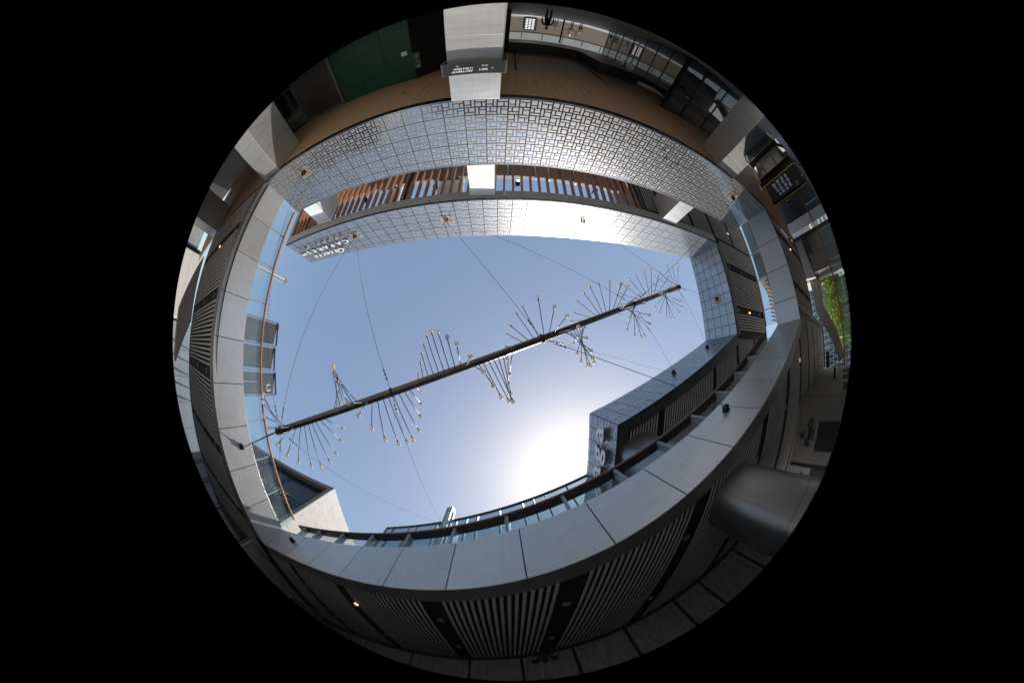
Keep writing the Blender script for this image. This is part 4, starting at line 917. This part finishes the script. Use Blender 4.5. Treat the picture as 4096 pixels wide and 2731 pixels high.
# long south wall
s5 = thing('stone_wall', (3, 8.5, FL), 'long wall of large veined grey stone panels at the bottom of the scene', 'wall')
WB = Wall((9.0, back_line(9.0)), (-12.5, back_line(-12.5)), 1)
if WB.n.y < 0: WB.n = -WB.n
m = MB(); js = [0, 1.7, 3.3, 4.3, 6.0, 7.65, 9.3, 11.1, 13.5, 16, 18.5, WB.L]
for a, b in zip(js, js[1:]): m.wbox(WB, a + .05, b - .05, FL, 2.45, 0, .1)
m.build('panel', M['greystone'], s5); MB().wbox(WB, -.5, WB.L + 6, FL, ZF - .15, .101, .3).build('core', M['black'], s5)
ae = thing('arrow_emblem', WB.P(7.7, 2.1, -.02), 'black emblem of three splayed arrows on the veined stone wall', 'emblem')
ac = 8.55; m = MB()
def Q(a, z): return WB.P(ac - a, z, -.03)
def arrow(x0, z0, x1, z1, w_):
    a = Vector((x0, z0)); b = Vector((x1, z1)); dv = (b - a).normalized(); pp = Vector((-dv.y, dv.x)); e = b - dv * w_ * 1.5
    pts = [a + pp * w_ * .45, e + pp * w_ * .45, e + pp * w_ * 1.3, b, e - pp * w_ * 1.3, e - pp * w_ * .45, a - pp * w_ * .45]
    m.prism([Q(p.x, p.y) for p in pts], -WB.n * .02)
arrow(0, 2.36, 0, 1.95, .13); arrow(-.08, 2.36, -.42, 2.02, .13); arrow(.08, 2.36, .42, 2.02, .13)
m.wbox(WB, ac - .3, ac + .3, 2.385, 2.42, -.05, -.03); m.build('arrows', M['black'], ae)

# ------------------------------------------------------------------ grey light posts on the upper floor
def lpost(x, y, ang, z0, z1, label, hw=.14):
    t = thing('light_post', (x, y, z0), label, 'light post', 'square grey light posts')
    u = Vector((math.cos(ang), math.sin(ang), 0)); v = Z.cross(u); c = Vector((x, y, (z0 + z1) / 2)); hz = (z1 - z0) / 2
    MB().obox(Vector((x, y, z1 - .12)), u, v, Z, hw, hw, .12).obox(Vector((x, y, z0 + .5)), u, v, Z, hw, hw, .5).build('cap', M['fin'], t, .006)
    zc = (z0 + 1 + z1 - .24) / 2; hh = (z1 - .24 - z0 - 1) / 2; m = MB()
    for a in (-1, 1):
        for b in (-1, 1): m.obox(Vector((x, y, zc)) + u * a * (hw - .03) + v * b * (hw - .03), u, v, Z, .03, .03, hh)
    m.build('corner_bar', M['fin'], t); MB().obox(Vector((x, y, zc)), u, v, Z, hw - .035, hw - .035, hh).build('diffuser', M['frost'], t)
M['frost'] = MAT('frosted_panel', (.50, .55, .56), .3, 0, .05)
lpost(-1.92, 5.62, -.37, ZF, 8.25, 'square grey light post with glazed slots standing behind the long shaded rail', .13)
lpost(-12.05, -4.28, 0, ZF, 8.28, 'square grey light post leaning over the orange wooden rail', .14)

# ------------------------------------------------------------------ upper shopfront and neighbours
M['parapetglass'] = GLASS('parapet_glass', (.52, .62, .68), .05)
uf = thing('glass_storefront', (-1, 7, ZF), 'dark framed blue glass storefront with clear glass parapet behind the long shaded rail', 'building')
def yG(x): return 2.83 - .392 * (x - 1.76) + 3.09
WU = Wall((4.3, yG(4.3)), (-6.3, yG(-6.3)), 1)
if WU.n.y < 0: WU.n = -WU.n
xs_ = [4.3, 3.04, 2.05, 1.52, 1.02, -.02, -1.06, -1.59, -2.11, -3.13, -4.24, -4.73, -5.77, -6.3]
ss = [WU.sx(x) for x in xs_]
for a, b in zip(ss, ss[1:]):
    MB().wbox(WU, a - .01, b + .01, 7.60, 9.94, .02, .035).build('parapet_pane', M['parapetglass'], uf)
    MB().wbox(WU, a + .03, b - .03, ZF, 7.3, .03, .05).build('window', M['panelglass'], uf)
for a in ss: MB().wbox(WU, a - .03, a + .03, ZF, 9.93, -.02, .10).build('mullion', M['blackframe'], uf)
MB().wbox(WU, 0, WU.L, 9.93, 10.0, -.03, .11).wbox(WU, 0, WU.L, 7.3, 7.6, -.03, .11).wbox(WU, 0, WU.L, 5.9, 6.0, -.03, .11).build('transom', M['darkmetal'], uf)
MB().wbox(WU, .1, WU.L - .1, ZF, 7.6, .6, .7).build('rear_wall', M['fin'], uf); MB().wbox(WU, 0, WU.L, 7.32, 7.5, .12, 5).build('roof_slab', M['concrete'], uf)
MB().wbox(WU, .4, WU.L - .8, 7.5, 12.2, 4.4, 8).build('unseen_reflection_block', M['darkmetal'], uf)  # unseen block added to give the tiled parapet a dark reflection
we_ = MB(); we_.wbox(WU, WU.L - .05, WU.L, ZF, 7.6, .12, 5.0); we_.build('end_wall', M['darkmetal'], uf)
gs = thing('big_letters', WU.P(WU.sx(-2.9), 5.5, -.1), 'large pale letter G half hidden behind the long shaded fascia', 'sign letters')
text_mesh('letter', 'G', WU.P(WU.sx(-3.45), 4.95, -.12), -WU.u * -1 if False else (Vector((-1, 0, 0)) if False else -WU.u), Z, 1.25, .06, M['offwhite'], gs, bold=.03)

cw = thing('dark_wall', (-13, 13.6, FL), 'dark plain wall closing the lower left corner behind the gallery', 'wall')
MB().box(-19, -9.2, 13.4, 13.62, FL, ZF - .15).build('panel', M['greystone'], cw)
# navy and limestone building beyond the corner
nb = thing('navy_stone_building', (-16, 12, FL), 'building with a navy panelled front, grey coping and a pale limestone side wall', 'building')
bx1, by0, bz = -11.55, 8.74, 12.0
m = MB()   # limestone side with running joints
def yb(z): return by0
rows_ = 12
for r in range(rows_):
    z0 = -1.6 + r * 1.133; z1 = z0 + 1.133
    off = .9 if r % 2 else 0; y = by0 + .34 - off - 1.8
    while y < 22:
        a = max(y, by0 + .0); b = min(y + 1.8, 22)
        if b - a > .05: m.box(bx1 - .1, bx1, a + .006, b - .006, z0 + .006, z1 - .006)
        y += 1.8
m.build('limestone_cladding', M['palestone'], nb)
MB().box(-27, bx1 - .101, by0 + .9, 22, FL, bz - .02).build('core', M['capstone'], nb)
m = MB()   # coping frame around the recessed navy front
for i in range(9): m.box(-27 + i * 1.716 + .006, -27 + (i + 1) * 1.716 - .006, by0, by0 + .88, bz - .42, bz)
for i in range(11): m.box(bx1 - .42, bx1 - .102, by0 + .0, by0 + .88, FL + i * 1.2 + .006, FL + (i + 1) * 1.2 - .006 if i < 10 else bz - .426)
m.build('coping', M['capstone'], nb)
m = MB()
nvz = [(FL, 5.2), (5.26, 8.0), (8.06, 11.4)]; nvx = [(-26.9, -24.1), (-24.04, -20.1), (-20.04, -16.1), (-16.04, bx1 - .43)]
for a, b in nvx:
    for z0, z1 in nvz:
        m.box(a, b, by0 + .55, by0 + .7, z0, z1)
        m.box(a + .35, b - .35, by0 + .50, by0 + .549, z0 + .35, z1 - .35); m.box(a + .75, b - .75, by0 + .47, by0 + .499, z0 + .7, z1 - .7)
m.box(-27, bx1 - .43, by0 + .4, by0 + .7, 11.42, 11.56)
m.build('navy_panel', M['navy'], nb); MB().box(-26.9, bx1 - .44, by0 + .71, by0 + .88, FL, 11.56).build('shadow_gap', M['black'], nb)
MB().box(-23, -12.6, by0 - .40, by0 + .46, 7.22, 7.62).build('canopy', M['navy'], nb)
MB().box(bx1 - 1.5, bx1 - .3, 14.6, 22, bz + .02, bz + .5).build('roof_plant_screen', M['rust'], nb)
sg = thing('brass_letters', (-16, by0 - .37, 7.0), 'brass capital letters SAINT LAURENT on the navy front behind the orange rail', 'sign letters')
n_ = 'SAINT LAURENT'
for i, ch in enumerate(n_):
    if ch != ' ': text_mesh('letter', ch, (-13.25 - (12 - i) * .58, by0 - .30, 7.72), X, Z, .78, .12, M['gold'], sg, 'CENTER', 0, .01)

# left, beyond the bright gallery soffit
b1_ = thing('pale_block', (-32, -5, -6.6), 'pale limestone block with thin horizontal joints, far left under the bright soffit', 'building')
m = MB()
for i in range(6): m.box(-40, -28, -8.0, -2.2, -6.6 + i * 1.7, -6.6 + (i + 1) * 1.7 - .02)
m.build('cladding', M['palestone'], b1_); MB().box(-39.9, -28.05, -7.95, -2.25, -6.6, 3.4).build('core', M['joint'], b1_)
b2_ = thing('white_block', (-38, -12, -6.6), 'white far building with a glazed street front left of the limestone block', 'building')
m = MB()
for i in range(5): m.box(-42, -34, -13.2, -10.2, -6.6 + i * 1.9, -6.6 + (i + 1) * 1.9 - .03)
m.build('cladding', M['concrete'], b2_); m = MB()
for i in range(7): m.box(-33.99, -33.8, -10.1 + i * .32, -10.05 + i * .32, -6.6, 4.2)
for i in range(5): m.box(-33.97, -33.82, -10.2, -8.0, -1.2 + i * 1.1, -1.1 + i * 1.1)
m.build('window_grid', M['blackframe'], b2_); MB().box(-34.3, -34.1, -10.2, -8.0, -6.6, 4.2).build('glazing', M['panelglass'], b2_)
b3_ = thing('glass_block', (-36, 4, -6.6), 'pale blue grey facade with slanting lines, far left below the white block', 'building')
m = MB()
for i in range(6):
    for j_ in range(4): m.box(-44, -32, -2.0 + i * 2.6 + .02, -2.0 + (i + 1) * 2.6 - .02, -6.6 + j_ * 3.2, -6.6 + (j_ + 1) * 3.2 - .03)
m.build('cladding', M['coolwall'], b3_) if 'coolwall' in M else None
M['coolwall'] = MAT('cool_grey_wall', (.24, .28, .30), .5, 0, .08, .5)
m.build('cladding', M['coolwall'], b3_); m = MB()
for i in range(5): m.tube([(-31.9, -1.5 + i * 1.3, -4), (-31.9, .8 + i * 1.3, 5.8)], .06, 6)
m.build('slanting_bar', M['darkmetal'], b3_)
dc = thing('angular_canopy', (-20, -2, 2), 'dark brown angular canopy hanging beyond the bright gallery soffit', 'canopy')
MB().prism([(-20, -5.9, 2.72), (-20, -1.5, 2.95), (-20, 1.2, 1.46), (-20, -2.4, 1.43)], (-3, 0, 0)).build('underside', M['deepbrown'], dc)
nw = thing('far_left_shop', (-22, -13.5, FL), 'dim shop wall with two daylit windows behind the left columns', 'shopfront')
m = MB(); m.box(-36, -12.9, -13.6, -13.4, FL, ZS + .01); m.build('wall', M['louvregrey'], nw)
MB().box(-19.6, -18.6, -13.39, -13.36, .2, 1.7).build('window', M['daypane'], nw) if 'daypane' in M else None
M['daypane'] = MAT('daylit_pane', (.22, .25, .25), .2, 0, .5, 3)
for x0, x1, z0, z1 in ((-19.6, -18.7, .6, 1.7), (-17.5, -16.4, .5, 1.55)):
    w_ = MB().box(x0, x1, -13.39, -13.36, z0, z1).build('window', M['daypane'], nw); MB().box(x0 - .05, x0, -13.39, -13.33, z0, z1).box(x1, x1 + .05, -13.39, -13.33, z0, z1).build('window_frame', M['blackframe'], nw)

# right: rail of this floor, and what stands beyond the opening
er = thing('glass_balustrade', (14.6, -4, FL), 'glass balustrade with orange rail along the floor edge, far right in front of the trees', 'balustrade')
WR = Wall((15.6, -10.5), (14.2, 1.1), 1)
MB().wbox(WR, 0, WR.L, -.34, -.22, -.06, .06).build('handrail', M['railwood'], er, .01)
for i in range(7): MB().wbox(WR, i * WR.L / 7 + .03, (i + 1) * WR.L / 7 - .03, FL - .4, -.35, -.008, .008).build('glass_pane', M['glass'], er)
for i in range(8): MB().wbox(WR, i * WR.L / 7 - .02, i * WR.L / 7 + .02, FL - .4, -.35, -.02, .06).build('post', M['fin'], er)
bb = thing('brick_block', (28, -9, FL), 'pale brick building above a brown sloping underside, beyond the short gallery', 'building')
MB().prism([(26, -12.5, 2.4), (26, -9.6, 3.3), (26, -6.2, 4.2), (26, -6.0, 2.05), (26, -8.2, 2.35)], (6, 0, 0)).build('wall', M['brick'], bb)
MB().prism([(25.9, -12.6, 2.38), (25.9, -8.2, 2.33), (25.9, -6.0, 2.03), (25.9, -6.3, 1.85), (25.9, -9.6, 1.5)], (6, 0, 0)).build('underside', M['brownwall'], bb)
MB().box(25.5, 27, -7.9, -6.25, -6.6, 1.95).build('pier', M['stone'], bb)
gb = thing('stone_block', (26, -12, FL), 'grey panelled block with a brass coloured word, left of the small trees at right', 'building')
MB().box(24, 26, -16.8, -9.7, -6.6, 4.6).build('wall', M['darkmetal'], gb)
MB().box(23.96, 23.99, -14.6, -12.9, .6, 2.5).build('wood_panel', M['woodceil'], gb)
text_mesh('letter', 'ITA', (23.9, -12.0, 1.1), -Y, Z, 1.0, .08, M['gold'], gb)
am = thing('curved_arm', (27, -2, FL), 'big beige curved arm sweeping down in front of the trees at right', 'structure arm')
def bez(P0_, P1_, P2_, t): return P0_ * (1 - t) ** 2 + P1_ * 2 * t * (1 - t) + P2_ * t * t
m = MB()
up = [(-6.6, 3.15), (-5.0, 3.15), (-3.2, 3.1), (-2.0, 2.45), (-.9, 1.55), (.2, .95), (1.4, .35)]; lo_ = [(-6.6, 1.65), (-5.2, 1.75), (-3.7, 2.0), (-2.7, 1.35), (-1.5, .55), (-.2, -.05), (1.2, -.6)]
for i in range(6):
    m.prism([(27, up[i][0] + .01, up[i][1]), (27, up[i + 1][0] - .01, up[i + 1][1]), (27, lo_[i + 1][0] - .01, lo_[i + 1][1]), (27, lo_[i][0] + .01, lo_[i][1])], (1.6, 0, 0))
m.build('cladding', M['beige'], am)
gh = thing('lattice_glass_building', (46, -1, -6.6), 'pale glass building with slanting white lattice, far right above the curved arm', 'building')
MB().box(46, 52, -9.0, 3.6, -6.6, 7).build('glazing', M['panelglass'], gh); m = MB()
for i in range(14): m.tube([(45.9, -9 + i * .95, -6), (45.9, -7 + i * .95, 7)], .035, 5); m.tube([(45.85, -7 + i * .95, -6), (45.85, -9 + i * .95, 7)], .025, 5)
for i in range(12): m.box(45.8, 45.95, -9, 3.6, -5 + i, -4.96 + i)
m.build('lattice', M['white'], gh)
ec = thing('louvred_pavilion', (24, -8, 6), 'neighbouring roof with brown slatted underside, seen through the glass above the short fascia', 'building')
m = MB()
for i in range(30): m.box(21.5, 27, -12.5 + i * .33, -12.38 + i * .33, 7.6, 7.85)
m.build('slat', M['louvre'], ec); MB().prism([(21.3, -12.8, 7.86), (27.2, -12.8, 7.86), (27.2, -5.9, 7.86), (23.6, -5.3, 7.86), (21.3, -6.6, 7.86)], (0, 0, .5)).build('roof', M['concrete'], ec)
MB().box(27, 28, -13, -6.0, -6.6, 7.8).build('wall', M['brick'], ec); MB().box(21.25, 21.45, -12.8, -6.5, 7.5, 8.3).build('edge_band', M['framemetal'], ec)
MB().prism([(21.25, -6.5, 7.45), (23.6, -5.15, 7.45), (27.3, -5.75, 7.45), (27.2, -5.6, 7.45), (23.6, -5.0, 7.45), (21.1, -6.45, 7.45)], (0, 0, .9)).build('edge_band', M['woodceil'], ec)
MB().box(22, 23, -9.8, -8.9, -6.6, 7.55).build('pillar', M['white'], ec)

# ------------------------------------------------------------------ trees at the right
def tree(x, y, zc, r, h, seed, label, nl=3600):
    rnd = random.Random(seed); t = thing('willow_tree', (x, y, -6.6), label, 'tree', 'trees beyond the right opening')
    tk = MB(); tk.tube([(x, y, -6.6), (x + .15, y, -3), (x, y + .1, zc)], [.28, .2, .1], 8); tips = []
    for i in range(16):
        a = rnd.uniform(0, 6.28); e = rnd.uniform(.2, 1.1); b = Vector((x, y, zc - h * .5 + rnd.uniform(-.6, .8))); c = b + Vector((math.cos(a) * math.cos(e), math.sin(a) * math.cos(e), math.sin(e))) * r * rnd.uniform(.6, .95)
        tk.tube([b, (b + c) / 2 + Z * .2, c], [.07, .04, .012], 5); tips.append(c)
    tk.build('trunk', M['twig'], t)
    lf = MB()
    cl = [Vector((x, y, zc)) + Vector((rnd.gauss(0, .42) * r, rnd.gauss(0, .42) * r, rnd.gauss(0, .4) * h)) for _ in range(46)] + tips
    for i in range(nl):
        c = rnd.choice(cl); p = c + Vector((rnd.gauss(0, .22), rnd.gauss(0, .22), rnd.gauss(0, .30))) - Z * abs(rnd.gauss(0, .28))
        a = rnd.uniform(0, 6.28); s = rnd.uniform(.03, .07); u = Vector((math.cos(a), math.sin(a), rnd.uniform(-.5, .5))) * s; v = Vector((rnd.uniform(-.4, .4), rnd.uniform(-.4, .4), -1)) * s * 2.2
        k = len(lf.v); lf.v += [tuple(p - u), tuple(p + v), tuple(p + u), tuple(p - v)]; lf.f.append((k, k + 1, k + 2, k + 3)); lf.sm.append(False)
    lf.build('crown', M['leaf'], t)
tree(31, -10.2, .4, 1.5, 2.0, 1, 'small bright green tree between the grey block and the stone pier')
tree(31.5, -6.2, .5, 1.9, 2.4, 2, 'bright green drooping tree just right of the stone pier', 4600)
tree(31, -3.6, .1, 1.8, 2.2, 3, 'drooping green tree in the middle under the curved arm', 4600)
tree(31.5, -1.2, -.6, 1.7, 1.9, 4, 'yellow green tree low under the end of the curved arm', 4200)
tree(34, -4.8, .2, 2.6, 2.8, 5, 'wide green tree standing behind the other drooping trees', 5200)
lp = thing('lamp_pole', (29, -.6, -6.6), 'thin brown pole with a red tip in front of the yellow green tree', 'pole'); MB().tube([(29, -.6, -6.6), (29, -.6, .5)], .06, 8).build('pole', M['rust'], lp); MB().tube([(29, -.6, .5), (29, -.6, .8)], .1, 8).build('tip', MAT('red_tip', (.4, .05, .05)), lp)
